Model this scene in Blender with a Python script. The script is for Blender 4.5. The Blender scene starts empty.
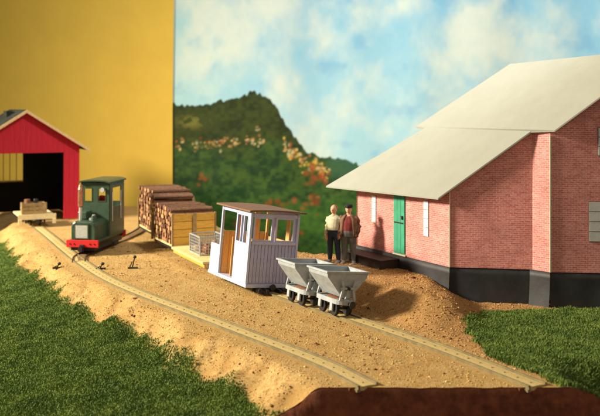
import bpy, math, random
import numpy as np
from mathutils import Vector, Matrix, noise as mn
R = math.radians
random.seed(7); rng = np.random.default_rng(11)
SC = bpy.context.scene
COL = SC.collection

# ------------------------------------------------------------------ camera, light, exposure
CAM_H = 5.2; F_PX = 900.0; HOR = 108.0
cd = bpy.data.cameras.new('camera'); cam = bpy.data.objects.new('camera', cd); COL.objects.link(cam)
cam.location = (0, 0, CAM_H); cam.rotation_euler = (R(90), 0, 0)
cd.sensor_width = 36; cd.lens = 54; cd.shift_y = -(208 - HOR) / 600
cd.clip_end = 300
cd.dof.use_dof = True; cd.dof.focus_distance = 23.0; cd.dof.aperture_fstop = 0.52
SC.camera = cam
W = bpy.data.worlds.new('World'); SC.world = W; W.use_nodes = True
W.node_tree.nodes['Background'].inputs[0].default_value = (1.0, 0.84, 0.68, 1)
W.node_tree.nodes['Background'].inputs[1].default_value = 0.345
def lamp(name, kind, loc, target, power, col, size):
    l = bpy.data.lights.new(name, kind); l.energy = power; l.color = col
    o = bpy.data.objects.new(name, l); COL.objects.link(o); o.location = loc
    d = Vector(target) - Vector(loc); o.rotation_euler = d.to_track_quat('-Z', 'Y').to_euler()
    if kind == 'AREA': l.shape = 'DISK'; l.size = size
    else: l.shadow_soft_size = size; l.spot_size = R(75); l.spot_blend = 0.6
    return o
lamp('desk_lamp', 'SPOT', (-42, 23.5, 20.5), (0, 26, 0), 220000, (1.0, 0.87, 0.68), 3.4)
lamp('backdrop_fill_spot', 'SPOT', (9, 20, 27), (7, 49, 5), 31000, (1.0, 0.97, 0.93), 2.0).data.spot_size = R(88)  # added spot, no such source in view, aimed to brighten the backdrop
SC.view_settings.view_transform = 'Standard'; SC.view_settings.look = 'None'
SC.view_settings.exposure = 0; SC.view_settings.gamma = 1
SC.render.engine = 'CYCLES'

# ------------------------------------------------------------------ helpers
def tag(o, label=None, cat=None, group=None, kind=None):
    if label: o['label'] = label
    if cat: o['category'] = cat
    if group: o['group'] = group
    if kind: o['kind'] = kind
    return o
def empty(name, loc=(0, 0, 0), rz=0, **k):
    o = bpy.data.objects.new(name, None); COL.objects.link(o)
    o.location = loc; o.rotation_euler = (0, 0, rz); o.empty_display_size = 0.2
    return tag(o, **k)
def kids(o): return [c for c in bpy.data.objects if c.parent == o]
def copy_tree(o, parent=None):
    c = o.copy(); COL.objects.link(c)
    if parent: c.parent = parent
    for ch in kids(o): copy_tree(ch, c)
    return c
class MB:
    def __init__(s, off=(0, 0, 0)): s.v = []; s.f = []; s.off = Vector(off)
    def add(s, vs, fs):
        n = len(s.v); s.v += [Vector(p) - s.off for p in vs]; s.f += [[i + n for i in f] for f in fs]; return s
    def box(s, c, d, rot=None):
        vs = []
        for x in (-.5, .5):
            for y in (-.5, .5):
                for z in (-.5, .5):
                    p = Vector((x * d[0], y * d[1], z * d[2]))
                    if rot: p = rot @ p
                    vs.append(p + Vector(c))
        return s.add(vs, [(0, 1, 3, 2), (4, 6, 7, 5), (0, 4, 5, 1), (2, 3, 7, 6), (0, 2, 6, 4), (1, 5, 7, 3)])
    def b2(s, a, b):
        return s.box([(a[i] + b[i]) / 2 for i in range(3)], [abs(b[i] - a[i]) for i in range(3)])
    def prism(s, poly, ext):
        n = len(poly); e = Vector(ext); P = [Vector(p) for p in poly]
        return s.add(P + [p + e for p in P], [list(range(n))[::-1], list(range(n, 2 * n))] + [(i, (i + 1) % n, n + (i + 1) % n, n + i) for i in range(n)])
    def cyl(s, a, b, r0, r1=None, n=12, cap=True):
        r1 = r0 if r1 is None else r1; a = Vector(a); b = Vector(b); q = (b - a).to_track_quat('Z', 'Y'); vs = []
        for p, r in ((a, r0), (b, r1)):
            for i in range(n):
                t = 2 * math.pi * i / n; vs.append(p + q @ Vector((r * math.cos(t), r * math.sin(t), 0)))
        fs = [(i, (i + 1) % n, n + (i + 1) % n, n + i) for i in range(n)]
        if cap: fs += [list(range(n))[::-1], list(range(n, 2 * n))]
        return s.add(vs, fs)
    def rings(s, rings, cap=True):
        n = len(rings[0]); vs = [p for r in rings for p in r]; fs = []
        for k in range(len(rings) - 1):
            for i in range(n): fs.append((k * n + i, k * n + (i + 1) % n, (k + 1) * n + (i + 1) % n, (k + 1) * n + i))
        if cap: fs += [list(range(n))[::-1], list(range((len(rings) - 1) * n, len(rings) * n))]
        return s.add(vs, fs)
    def bar(s, a, b, w, h=None):
        h = h or w; a = Vector(a); b = Vector(b); q = (b - a).to_track_quat('Y', 'Z').to_matrix()
        return s.box((a + b) / 2, (w, (b - a).length, h), q)
    def ball(s, c, r, n=12, m=8):
        if not hasattr(r, '__len__'): r = (r, r, r)
        rs = []
        for k in range(m + 1):
            t = math.pi * min(max(k, .15), m - .15) / m
            rs.append([Vector(c) + Vector((r[0] * math.sin(t) * math.cos(2 * math.pi * i / n), r[1] * math.sin(t) * math.sin(2 * math.pi * i / n), -r[2] * math.cos(t))) for i in range(n)])
        return s.rings(rs)
    def mesh(s, name, smooth=False):
        me = bpy.data.meshes.new(name); me.from_pydata([tuple(p) for p in s.v], [], s.f); me.validate()
        import bmesh
        bm = bmesh.new(); bm.from_mesh(me); bmesh.ops.recalc_face_normals(bm, faces=bm.faces); bm.to_mesh(me); bm.free()
        if smooth:
            me.polygons.foreach_set('use_smooth', [True] * len(me.polygons))
        return me
    def build(s, name, mat, parent=None, smooth=False, bevel=0):
        me = s.mesh(name, smooth)
        if isinstance(mat, bpy.types.Material): me.materials.append(mat)
        o = bpy.data.objects.new(name, me); COL.objects.link(o); o.parent = parent
        if bevel:
            b = o.modifiers.new('bevel', 'BEVEL'); b.width = bevel; b.segments = 2; b.limit_method = 'ANGLE'; b.angle_limit = R(40)
        return o

def nodes(name):
    m = bpy.data.materials.new(name); m.use_nodes = True; nt = m.node_tree; b = nt.nodes['Principled BSDF']; return m, nt, b
def mix(nt, fac, a, b, mode='MIX'):
    n = nt.nodes.new('ShaderNodeMix'); n.data_type = 'RGBA'; n.blend_type = mode
    for s, v in ((0, fac), (6, a), (7, b)):
        if hasattr(v, 'is_linked') or hasattr(v, 'links'): nt.links.new(v, n.inputs[s])
        elif s == 0: n.inputs[0].default_value = v
        else: n.inputs[s].default_value = (*v, 1) if len(v) == 3 else v
    return n.outputs[2]
def ntex(nt, scale, detail=4, rough=.6, coord='Object', stretch=None, dist=0):
    tc = nt.nodes.new('ShaderNodeTexCoord'); t = nt.nodes.new('ShaderNodeTexNoise')
    t.inputs['Scale'].default_value = scale; t.inputs['Detail'].default_value = detail; t.inputs['Roughness'].default_value = rough; t.inputs['Distortion'].default_value = dist
    src = tc.outputs[coord]
    if stretch:
        mp = nt.nodes.new('ShaderNodeMapping'); mp.inputs['Scale'].default_value = stretch; nt.links.new(src, mp.inputs[0]); src = mp.outputs[0]
    nt.links.new(src, t.inputs['Vector']); return t.outputs['Fac']
def ramp(nt, fac, stops):
    r = nt.nodes.new('ShaderNodeValToRGB'); nt.links.new(fac, r.inputs[0]); e = r.color_ramp.elements
    while len(e) < len(stops): e.new(.5)
    for x, (p, c) in zip(e, stops): x.position = p; x.color = (*c, 1) if len(c) == 3 else c
    return r.outputs[0]
def bump(nt, b, h, strength=.3, dist=.02):
    n = nt.nodes.new('ShaderNodeBump'); n.inputs['Strength'].default_value = strength; n.inputs['Distance'].default_value = dist
    nt.links.new(h, n.inputs['Height']); nt.links.new(n.outputs[0], b.inputs['Normal'])
def mat(name, c, rough=.6, var=.25, scale=6, metal=0, stretch=None, bmp=.15, c2=None, spec=.4, randv=0):
    m, nt, b = nodes(name)
    lo = c2 or tuple(x * (1 - var) for x in c); hi = tuple(min(1, x * (1 + var * .5)) for x in c)
    f = ntex(nt, scale, 5, .65, stretch=stretch)
    out = ramp(nt, f, [(.32, lo), (.68, hi)])
    if randv:
        oi = nt.nodes.new('ShaderNodeObjectInfo'); g = ramp(nt, oi.outputs['Random'], [(0, (1 - randv,) * 3), (1, (1 + randv * .3,) * 3)])
        out = mix(nt, 1, out, g, 'MULTIPLY')
    nt.links.new(out, b.inputs['Base Color']); b.inputs['Roughness'].default_value = rough; b.inputs['Metallic'].default_value = metal
    b.inputs['Specular IOR Level'].default_value = spec
    if bmp: bump(nt, b, ntex(nt, scale * 5, 4, .6, stretch=stretch), bmp, .01)
    return m

M = {}
M['rail'] = mat('rail_paint', (.23, .19, .09), .5, .35, 5, bmp=.2)
M['infill'] = mat('track_infill', (.62, .48, .20), .95, .3, 30, bmp=.9, spec=.15)
M['sidefill'] = mat('shaded_infill', (.26, .16, .07), .95, .4, 12, bmp=.9, spec=.15); M['siderail'] = mat('shaded_rail', (.09, .06, .035), .5, .3, 8)  # shadow beside the locomotive put into the branch track's colours
M['stud'] = mat('stud_metal', (.10, .06, .03), .5, .2)
M['black'] = mat('black_iron', (.022, .020, .020), .45, .4, 9, bmp=.1)
M['plinth'] = mat('black_card', (.024, .025, .027), .55, .45, 2.2, bmp=.25, spec=.5)
M['dock'] = mat('dark_brown_card', (.045, .030, .026), .7, .3, 3)
M['green'] = mat('loco_green', (.042, .078, .046), .35, .3, 4, bmp=.08, spec=.5)
M['red'] = mat('buffer_red', (.62, .02, .02), .45, .15, 5)
M['copper'] = mat('copper_pipe', (.75, .36, .20), .3, .5, 14, metal=.8, bmp=.2)
M['silver'] = mat('silver_metal', (.72, .72, .68), .3, .2, 12, metal=.5)
M['grille'] = mat('grille_grey', (.62, .66, .60), .5, .3, 30, bmp=.3)
M['shedred'] = mat('shed_red', (.58, .010, .030), .7, .22, 3, stretch=(6, 6, .6), bmp=.15)
M['shedroof'] = mat('shed_roof_felt', (.030, .034, .029), .95, .5, 5, spec=.1)
M['pine'] = mat('pine_trim', (.72, .50, .26), .6, .25, 5, stretch=(6, 6, 1))
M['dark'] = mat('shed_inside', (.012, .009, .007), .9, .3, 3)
M['yplank'] = mat('yellow_plank', (.72, .42, .07), .55, .3, 5, stretch=(1, 1, 8), bmp=.2, randv=.2)
M['deck'] = mat('deck_wood', (.80, .62, .27), .6, .25, 5, stretch=(8, 1, 1), randv=.12)
M['cream'] = mat('cream_deck', (.80, .68, .38), .6, .15, 5)
M['crate'] = mat('crate_wood', (.36, .24, .10), .7, .3, 8, randv=.25)  # base colour darkened for the shade at the shed
M['bark'] = mat('bark', (.20, .10, .05), .9, .6, 10, c2=(.07, .035, .02), stretch=(1, 1, 5), bmp=.8)
M['white'] = mat('cab_white', (.53, .59, .80), .45, .08, 4, bmp=.05)
M['lilac'] = mat('cab_lilac', (.47, .50, .74), .55, .22, 7, stretch=(4, 4, 1), randv=.10)
M['lilacpaint'] = mat('cab_lilac_frame', (.54, .55, .74), .5, .12, 6)
M['orange'] = mat('varnished_pine', (.80, .46, .15), .5, .25, 5, stretch=(7, 7, .8), randv=.15)
M['roofbrown'] = mat('cab_roof_brown', (.22, .115, .06), .6, .35, 5, stretch=(1, 6, 1))
M['hopper'] = mat('hopper_grey', (.39, .44, .46), .45, .22, 6, bmp=.15, spec=.5)
M['hopper_in'] = mat('hopper_dust', (.36, .35, .30), .8, .3, 6)
M['rust'] = mat('rusty_brown', (.22, .09, .04), .8, .5, 12)
M['wire'] = mat('wire_grey', (.42, .46, .46), .45, .2, 9, metal=.3)
M['sack'] = mat('brown_pot', (.34, .13, .06), .7, .4, 8)
M['card'] = mat('roof_card', (.335, .345, .29), .85, .05, 1.6, bmp=.1, spec=.15)
M['edge'] = mat('paper_edge', (.80, .70, .50), .8, .1)
M['doorgreen'] = mat('door_green', (.045, .34, .19), .6, .18, 4, randv=.12)
M['winwhite'] = mat('window_white', (.80, .82, .80), .5, .06)
M['wingrey'] = mat('window_pane_grey', (.60, .62, .58), .3, .15, 3)
M['winframe'] = mat('window_frame_grey', (.20, .13, .11), .6, .2)
M['skin'] = mat('skin', (.72, .40, .24), .5, .12, 20)
M['hair_blond'] = mat('hair_blond', (.36, .20, .075), .7, .3, 30)
M['shirt'] = mat('cream_shirt', (.62, .58, .38), .8, .3, 14, bmp=.4)
M['navy'] = mat('navy_trousers', (.035, .045, .07), .8, .3, 12, bmp=.4)
M['jumper'] = mat('dark_red_jumper', (.22, .035, .03), .9, .35, 22, bmp=.5)
M['jacket'] = mat('brown_jacket', (.19, .10, .055), .8, .35, 12, bmp=.4)
M['greytr'] = mat('grey_trousers', (.17, .17, .16), .8, .3, 12, bmp=.4)
M['shoe'] = mat('grey_shoe', (.30, .29, .27), .6, .25, 14)
M['blackcloth'] = mat('black_cap', (.012, .012, .014), .8, .2)
M['floor'] = mat('table_board', (.16, .08, .04), .7, .3, 1)
M['boardedge'] = mat('board_edge_soil', (.18, .055, .021), .95, .55, 5, c2=(.085, .025, .010), bmp=.9)

# ------------------------------------------------------------------ numeric noise
def vnoise(x, y, seed=0):
    xi = np.floor(x).astype(np.int64); yi = np.floor(y).astype(np.int64); xf = x - xi; yf = y - yi
    def h(a, b):
        n = (a * 374761393 + b * 668265263 + seed * 982451653) & 0x7fffffff
        n = ((n ^ (n >> 13)) * 1274126177) & 0x7fffffff
        return ((n ^ (n >> 16)) & 0xffff) / 65535.0
    u = xf * xf * (3 - 2 * xf); v = yf * yf * (3 - 2 * yf)
    return (h(xi, yi) * (1 - u) + h(xi + 1, yi) * u) * (1 - v) + (h(xi, yi + 1) * (1 - u) + h(xi + 1, yi + 1) * u) * v
def fbm(x, y, seed=0, o=4):
    t = 0; a = .5; s = 0
    for k in range(o): t = t + a * vnoise(x * 2 ** k, y * 2 ** k, seed + k); s += a; a *= .5
    return t / s
def sm(x, a, b):
    t = np.clip((x - a) / (b - a), 0, 1); return t * t * (3 - 2 * t)

# ------------------------------------------------------------------ track paths (scale metres, from the front edge back)
def catmull(P, step=.12):
    P = [np.array(p, float) for p in P]; P = [2 * P[0] - P[1]] + P + [2 * P[-1] - P[-2]]; out = []
    for i in range(1, len(P) - 2):
        n = max(2, int(np.linalg.norm(P[i + 1] - P[i]) / step))
        for k in range(n):
            t = k / n
            out.append(.5 * (2 * P[i] + (P[i + 1] - P[i - 1]) * t + (2 * P[i - 1] - 5 * P[i] + 4 * P[i + 1] - P[i + 2]) * t * t + (3 * P[i] - P[i - 1] - 3 * P[i + 1] + P[i + 2]) * t ** 3))
    out.append(P[-2]); return np.array(out)
FRONT = 16.75
T1 = catmull([(1.27, FRONT + .02), (.36, 18.4), (-1.92, 21.6), (-5.26, 26.3), (-7.45, 30.4), (-10.4, 36.9), (-12.3, 41.0), (-14.2, 45)])
T2 = catmull([(4.43, FRONT + .02), (3.0, 19.4), (1.25, 22.15), (-.22, 24.35), (-1.82, 27.2), (-3.80, 31.5), (-5.85, 37.6), (-6.9, 42), (-7.6, 46)])
T3 = catmull([(-7.45, 30.3), (-7.66, 31.5), (-7.45, 33.1), (-6.95, 35.8), (-6.75, 38.6), (-6.95, 41.0)])
def along(T, s):
    d = np.r_[0, np.cumsum(np.linalg.norm(np.diff(T, axis=0), axis=1))]
    return np.array([np.interp(s, d, T[:, 0]), np.interp(s, d, T[:, 1])])
def length(T): return np.linalg.norm(np.diff(T, axis=0), axis=1).sum()
def s_at_y(T, y):
    d = np.r_[0, np.cumsum(np.linalg.norm(np.diff(T, axis=0), axis=1))]; return float(np.interp(y, T[:, 1], d))
def side(T, x, y):      # signed distance: negative on the left seen from the camera
    tx = np.interp(y, T[:, 1], T[:, 0]); sl = np.interp(y, T[1:, 1], np.diff(T[:, 0]) / np.diff(T[:, 1]))
    return (x - tx) / np.sqrt(1 + sl * sl)
def offs(T, o):
    t = np.gradient(T, axis=0); t /= np.linalg.norm(t, axis=1)[:, None]; return T + np.c_[t[:, 1], -t[:, 0]] * o

# ------------------------------------------------------------------ ground
def ground_z(x, y):
    x = np.asarray(x, float); y = np.asarray(y, float)
    n = fbm(x * 1.1, y * 1.1, 3); n2 = fbm(x * 4, y * 4, 9)
    s1 = -side(T1, x, y) + (n - .5) * .9 + .35*sm(y, 34, 25)*sm(y, 19, 25)
    z = -0.60 * sm(s1, .65, 1.95) - .17 * np.maximum(s1 - 1.85, 0)
    z = z - (fbm(x * 2.3 + .7 * y, y * 2.1, 15) - .4) * .20 * sm(s1, .8, 1.2) * sm(-s1, -2.3, -1.6)
    s2 = side(T2, x, y)
    md = .56 * sm(s2, .42, 1.9) * (1 - sm(x + (n - .5) * .5, 3.3, 4.75)) * (1 - sm(x, 2.2, 3.9) * sm(-y, -22.4, -20.6))
    md = md + .07 * (n - .5) * sm(s2, .5, 1.4) * 2 * (1 - sm(x, 3.8, 5))
    z = z + md * sm(y, 18.5, 20)
    z = z - .9 * sm(s2 + .45*(n-.5), 0.55, 2.2) * sm(-y, -18.6, -17.0)
    z = z + (n2 - .5) * .05 * sm(np.abs(s2), .45, .8) * sm(np.abs(side(T1, x, y)), .45, .8)
    # rear edge of the board behind the far track
    ex = np.interp(y, [24, 27.6, 28.8, 30.4, 34, 38, 46], [30, 30, .25, -.75, -2.7, -4.3, -5.6])
    z = z - 4.6 * sm(x - ex, 0, .5) * (y > 27.6)
    return z
def grass_mask(x, y):
    n = fbm(x * 1.3, y * 1.3, 21)
    s1 = -side(T1, x, y) + (n - .5) * .8 + .35*sm(y, 34, 25)*sm(y, 19, 25)
    left = sm(s1, 1.28, 1.85)
    s2 = side(T2, x, y) + (n - .5) * .6
    right = sm(s2, .34, .75) * sm(x - .62 * np.maximum(y - 21.4, 0) + (n - .5) * .5, 3.75, 4.05) * (1 - sm(y + (n - .5) * .7, 22.9, 23.2))
    return np.maximum(left, right)
def sand_material():
    m, nt, b = nodes('sand_ballast')
    f = ntex(nt, 14, 6, .75); g = ntex(nt, 1.1, 4, .6); k = ntex(nt, 60, 3, .7)
    a = ramp(nt, f, [(.30, (.22, .115, .04)), (.44, (.48, .305, .105)), (.60, (.59, .425, .18)), (.75, (.71, .55, .29))])
    c = mix(nt, ramp(nt, g, [(.38, (0, 0, 0)), (.66, (.85,) * 3)]), a, (.46, .27, .085), 'MIX')
    at = nt.nodes.new('ShaderNodeAttribute'); at.attribute_name = 'cover'
    sp = nt.nodes.new('ShaderNodeSeparateColor'); nt.links.new(at.outputs['Color'], sp.inputs[0])
    gr = ramp(nt, f, [(.3, (.34, .17, .06)), (.5, (.46, .265, .095)), (.72, (.60, .38, .16))])
    c = mix(nt, sp.outputs[1], c, gr)
    tu = ramp(nt, f, [(.3, (.085, .115, .025)), (.7, (.15, .20, .045))])
    c = mix(nt, sp.outputs[0], c, tu)
    nt.links.new(c, b.inputs['Base Color']); b.inputs['Roughness'].default_value = .95; b.inputs['Specular IOR Level'].default_value = .15
    ad = nt.nodes.new('ShaderNodeMath'); ad.operation = 'ADD'; nt.links.new(f, ad.inputs[0]); nt.links.new(k, ad.inputs[1])
    bump(nt, b, ad.outputs[0], .6, .04); return m
M['sand'] = sand_material()
xs = np.concatenate([np.arange(-26, -13, .25), np.arange(-13, 8, .075), np.arange(8, 18.1, .25)])
ys = np.concatenate([np.arange(FRONT, 30, .085), np.arange(30, 47.6, .15)])
X, Y = np.meshgrid(xs, ys); Z = ground_z(X, Y)
nx, ny = len(xs), len(ys)
def grid_mesh(name, X, Y, Z, col=None, attr='cover'):
    ny, nx = X.shape; me = bpy.data.meshes.new(name); N = nx * ny
    me.vertices.add(N); me.vertices.foreach_set('co', np.stack([X, Y, Z], -1).reshape(-1).astype(np.float32))
    i = (np.arange(ny - 1)[:, None] * nx + np.arange(nx - 1)[None]).reshape(-1)
    q = np.stack([i, i + 1, i + 1 + nx, i + nx], -1).reshape(-1).astype(np.int32); nf = len(i)
    me.loops.add(len(q)); me.loops.foreach_set('vertex_index', q)
    me.polygons.add(nf); me.polygons.foreach_set('loop_start', np.arange(nf, dtype=np.int32) * 4)
    me.polygons.foreach_set('use_smooth', np.ones(nf, bool)); me.update(calc_edges=True)
    if col is not None:
        ca = me.color_attributes.new(attr, 'FLOAT_COLOR', 'POINT'); ca.data.foreach_set('color', col.reshape(-1).astype(np.float32))
    return me
gm = grass_mask(X, Y)
rg = sm(side(T2, X, Y), .4, .8) * sm(X, -1.2, .6)            # redder gravel of the heap by the barn
me = grid_mesh('ground', X, Y, Z, np.stack([gm, rg, gm * 0, gm * 0 + 1], -1)); me.materials.append(M['sand'])
o = bpy.data.objects.new('ground', me); COL.objects.link(o); tag(o, kind='structure')
# cut front face of the board, following the ground's profile
mb = MB(); xe = np.arange(-13, 16, .1); ze = ground_z(xe, xe * 0 + FRONT)
dz = (fbm(xe * 5, xe * 0, 5) - .5) * .05
rows = [[(x, FRONT + .012, z - .004) for x, z in zip(xe, ze)], [(x, FRONT - .02, z - .05 + d) for x, z, d in zip(xe, ze, dz)], [(x, FRONT - .05 + d, z - .5) for x, z, d in zip(xe, ze, dz)], [(x, FRONT - .05, -4.6) for x in xe]]
n = len(xe); mb.add([p for r in rows for p in r], [(k * n + i, k * n + i + 1, (k + 1) * n + i + 1, (k + 1) * n + i) for k in range(3) for i in range(n - 1)])
tag(mb.build('terrain_edge', M['boardedge'], smooth=True), kind='structure')
MB().b2((-60, -6, -4.9), (60, 80, -4.62)).build('floor', M['floor']); tag(bpy.data.objects['floor'], kind='structure')

# scattered crumbs of gravel
def crumbs(name, n, region, size, m, label, dens=None):
    P = []
    while len(P) < n:
        x = rng.uniform(region[0], region[1], 20000); y = rng.uniform(region[2], region[3], 20000)
        ok = (grass_mask(x, y) < .35) & (np.abs(x / y) < .40) & (ground_z(x, y) > -1.4)
        for T in (T1, T2): ok &= (np.abs(side(T, x, y)) > .36)
        if dens is not None: ok &= dens(x, y)
        P += list(zip(x[ok], y[ok]))
    P = np.array(P[:n]); z = ground_z(P[:, 0], P[:, 1]); s = size * rng.lognormal(0, .5, n)
    base = np.array([(1, 0, 0), (-1, 0, 0), (0, 1, 0), (0, -1, 0), (0, 0, 1), (0, 0, -1)], float)
    F = np.array([(0, 2, 4), (2, 1, 4), (1, 3, 4), (3, 0, 4), (2, 0, 5), (1, 2, 5), (3, 1, 5), (0, 3, 5)])
    V = base[None] * rng.uniform(.55, 1.1, (n, 6, 1)) * s[:, None, None]; th = rng.uniform(0, 6.28, n)
    c, si = np.cos(th)[:, None], np.sin(th)[:, None]
    V = np.stack([V[..., 0] * c - V[..., 1] * si, V[..., 0] * si + V[..., 1] * c, V[..., 2] * .7], -1)
    V += np.stack([P[:, 0], P[:, 1], z + s * .1], -1)[:, None]
    Fa = (F[None] + np.arange(n)[:, None, None] * 6).reshape(-1, 3)
    tri_mesh(name, V.reshape(-1, 3), Fa, m, label)
def tri_mesh(name, V, Fa, m, label, cat=None):
    me = bpy.data.meshes.new(name); me.vertices.add(len(V)); me.vertices.foreach_set('co', V.reshape(-1).astype(np.float32))
    me.loops.add(Fa.size); me.loops.foreach_set('vertex_index', Fa.reshape(-1).astype(np.int32))
    me.polygons.add(len(Fa)); me.polygons.foreach_set('loop_start', np.arange(len(Fa), dtype=np.int32) * 3); me.update(calc_edges=True)
    me.materials.append(m); o = bpy.data.objects.new(name, me); COL.objects.link(o); tag(o, label, cat, kind='stuff'); return o
def crumb_mat(name, stops):
    m, nt, b = nodes(name); gi = nt.nodes.new('ShaderNodeNewGeometry')
    nt.links.new(ramp(nt, gi.outputs['Random Per Island'], stops), b.inputs['Base Color']); b.inputs['Roughness'].default_value = .9; b.inputs['Specular IOR Level'].default_value = .15
    return m
M['crumb'] = crumb_mat('crumb_sand', [(0, (.22, .12, .04)), (.06, (.42, .27, .08)), (.4, (.53, .36, .125)), (.75, (.62, .43, .17)), (1, (.76, .60, .32))])
M['crumb_red'] = crumb_mat('crumb_reddish', [(0, (.20, .09, .035)), (.3, (.40, .22, .08)), (.7, (.52, .31, .12)), (1, (.70, .48, .24))])
crumbs('sand_grains', 90000, (-14, 6, FRONT + .02, 38), .0085, M['crumb'], 'loose pale sand grains scattered over the track bed', lambda x, y: side(T2, x, y) < .45)
crumbs('gravel_grains', 40000, (-.5, 6.8, 17.5, 29), .0105, M['crumb_red'], 'reddish coarse gravel grains heaped in front of the brick barn', lambda x, y: side(T2, x, y) > .4)

M['crumb_dark'] = crumb_mat('crumb_dark', [(0, (.10, .045, .02)), (.6, (.26, .13, .05)), (1, (.42, .24, .10))])
crumbs('dark_crumbs', 2400, (-12, 6, FRONT + .02, 34), .019, M['crumb_dark'], 'dark brown crumbs sprinkled over the pale sand', lambda x, y: fbm(x * 1.5, y * 1.5, 77) > .50)
# grass fibres
def grass(name, n, region, h, label, cat='grass'):
    P = np.zeros((0, 2))
    while len(P) < n:
        x = rng.uniform(region[0], region[1], 60000); y = rng.uniform(region[2], region[3], 60000)
        ok = (grass_mask(x, y) > rng.uniform(.1, .9, len(x))) & (np.abs(x / y) < .40)
        P = np.concatenate([P, np.stack([x[ok], y[ok]], -1)])
    P = P[:n]; z = ground_z(P[:, 0], P[:, 1]); th = rng.uniform(0, 6.28, n); tuft = .55 + .9 * fbm(P[:, 0] * 2.2, P[:, 1] * 2.2, 40)
    hh = h * rng.uniform(.5, 1.2, n) * tuft; w = .012 * rng.uniform(.6, 1.4, n); ph = rng.uniform(0, 6.28, n); ln = rng.uniform(.1, 1.0, n) * hh
    b0 = np.stack([P[:, 0] - np.cos(th) * w, P[:, 1] - np.sin(th) * w, z - .02], -1); b1 = np.stack([P[:, 0] + np.cos(th) * w, P[:, 1] + np.sin(th) * w, z - .02], -1)
    md = np.stack([P[:, 0] + np.cos(ph) * ln * .35, P[:, 1] + np.sin(ph) * ln * .35, z + hh * .6], -1)
    dw = np.stack([np.cos(th) * w * .7, np.sin(th) * w * .7, 0 * w], -1)
    tp = np.stack([P[:, 0] + np.cos(ph) * ln, P[:, 1] + np.sin(ph) * ln, z + hh], -1)
    V = np.stack([b0, b1, md - dw, md + dw, tp], 1)
    Fa = (np.array([(0, 1, 3), (0, 3, 2), (2, 3, 4)])[None] + np.arange(n)[:, None, None] * 5).reshape(-1, 3)
    tri_mesh(name, V.reshape(-1, 3), Fa, M['grass'], label, cat)
m, nt, b = nodes('grass_fibre'); gi = nt.nodes.new('ShaderNodeNewGeometry')
g1 = ramp(nt, gi.outputs['Random Per Island'], [(0, (.125, .185, .042)), (.5, (.16, .245, .058)), (.85, (.19, .285, .07)), (1, (.25, .31, .11))])
g2 = ramp(nt, ntex(nt, 1.6, 4, .6), [(.35, (.62, .72, .6)), (.65, (1.15, 1.1, .9))])
nt.links.new(mix(nt, 1, g1, g2, 'MULTIPLY'), b.inputs['Base Color']); b.inputs['Roughness'].default_value = .8; b.inputs['Specular IOR Level'].default_value = .2
M['grass'] = m
grass('grass', 300000, (-15, 2, FRONT, 38), .055, 'fuzzy green grass mat on the bank left of the near track')
grass('grass', 90000, (3.2, 9, FRONT, 23.6), .085, 'dark green grass mat in front of the barn plinth, right of the far track')

# ------------------------------------------------------------------ tracks
GA = .205; RT = .060
def sweep(mb, T, prof):
    t = np.gradient(T, axis=0); t /= np.linalg.norm(t, axis=1)[:, None]; nrm = np.c_[t[:, 1], -t[:, 0]]
    mb.rings([[(p[0] + q[0] * a, p[1] + q[1] * a, h) for a, h in prof] for p, q in zip(T, nrm)])
rail_prof = [(a, h - .038) for a, h in [(-.038, -.03), (.038, -.03), (.038, .012), (.012, .022), (.012, .062), (.021, .07), (.021, .098), (-.021, .098), (-.021, .07), (-.012, .062), (-.012, .022), (-.038, .012)]]
def track(T, label, fillz=.026, fm='infill', rm='rail', stud_step=.37, y1=99, frac=(0, 1)):
    r = empty('railway_track', (T[0][0], T[0][1], 0), label=label, cat='railway track')
    off = (T[0][0], T[0][1], 0)
    for s in (-1, 1):
        m_ = MB(off); sweep(m_, offs(T, s * GA), rail_prof); m_.build('rail', M[rm], r)
    m_ = MB(off); sweep(m_, T, [(-GA + .03, -.05), (GA - .03, -.05), (GA - .03, fillz), (0, fillz + .008), (-GA + .03, fillz)]); m_.build('infill', M[fm], r)
    L = length(T); s = .18; me_ = MB().cyl((0, 0, 0), (0, 0, .02), .024, .018, 8).mesh('stud')
    me_.materials.append(M['stud'])
    me2 = MB().b2((-.34, -.07, -.05), (.34, .07, 0.0)).mesh('sleeper'); me2.materials.append(M['boardedge']); k = 0
    while s < L - .1:
        p = along(T, s); q = along(T, s + .05)
        if p[1] < y1:
            a = math.atan2(q[1] - p[1], q[0] - p[0]) - math.pi / 2
            o = bpy.data.objects.new('stud', me_); COL.objects.link(o); o.parent = r; o.location = (p[0] - off[0], p[1] - off[1], fillz - .003); o.rotation_euler = (0, 0, a)
            if k % 2 == 0:
                o = bpy.data.objects.new('sleeper', me2); COL.objects.link(o); o.parent = r; o.location = (p[0] - off[0], p[1] - off[1], -.006); o.rotation_euler = (0, 0, a)
        s += stud_step; k += 1
    return r
track(T1, 'near curved track running empty from the front edge back into the red shed')
track(T2, 'far curved track with dotted centre studs, under the tipper wagons and timber wagons')
track(T3, 'short branch track under the green locomotive, leading back towards the timber wagons', fm='sidefill', rm='siderail')

def place(root, T, ymid, lean=0, yaw=0, flip=False, z=.060):
    s = s_at_y(T, ymid); p = along(T, s); q0 = along(T, s - .8); q1 = along(T, s + .8)
    a = math.atan2(q1[1] - q0[1], q1[0] - q0[0]) - math.pi / 2 + yaw
    root.location = (p[0], p[1], z); root.rotation_euler = (0, lean, a) if not lean else Matrix.Rotation(a, 3, 'Z').to_euler()
    if lean: root.rotation_euler = (Matrix.Rotation(a, 3, 'Z') @ Matrix.Rotation(lean, 3, 'Y')).to_euler()
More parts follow.
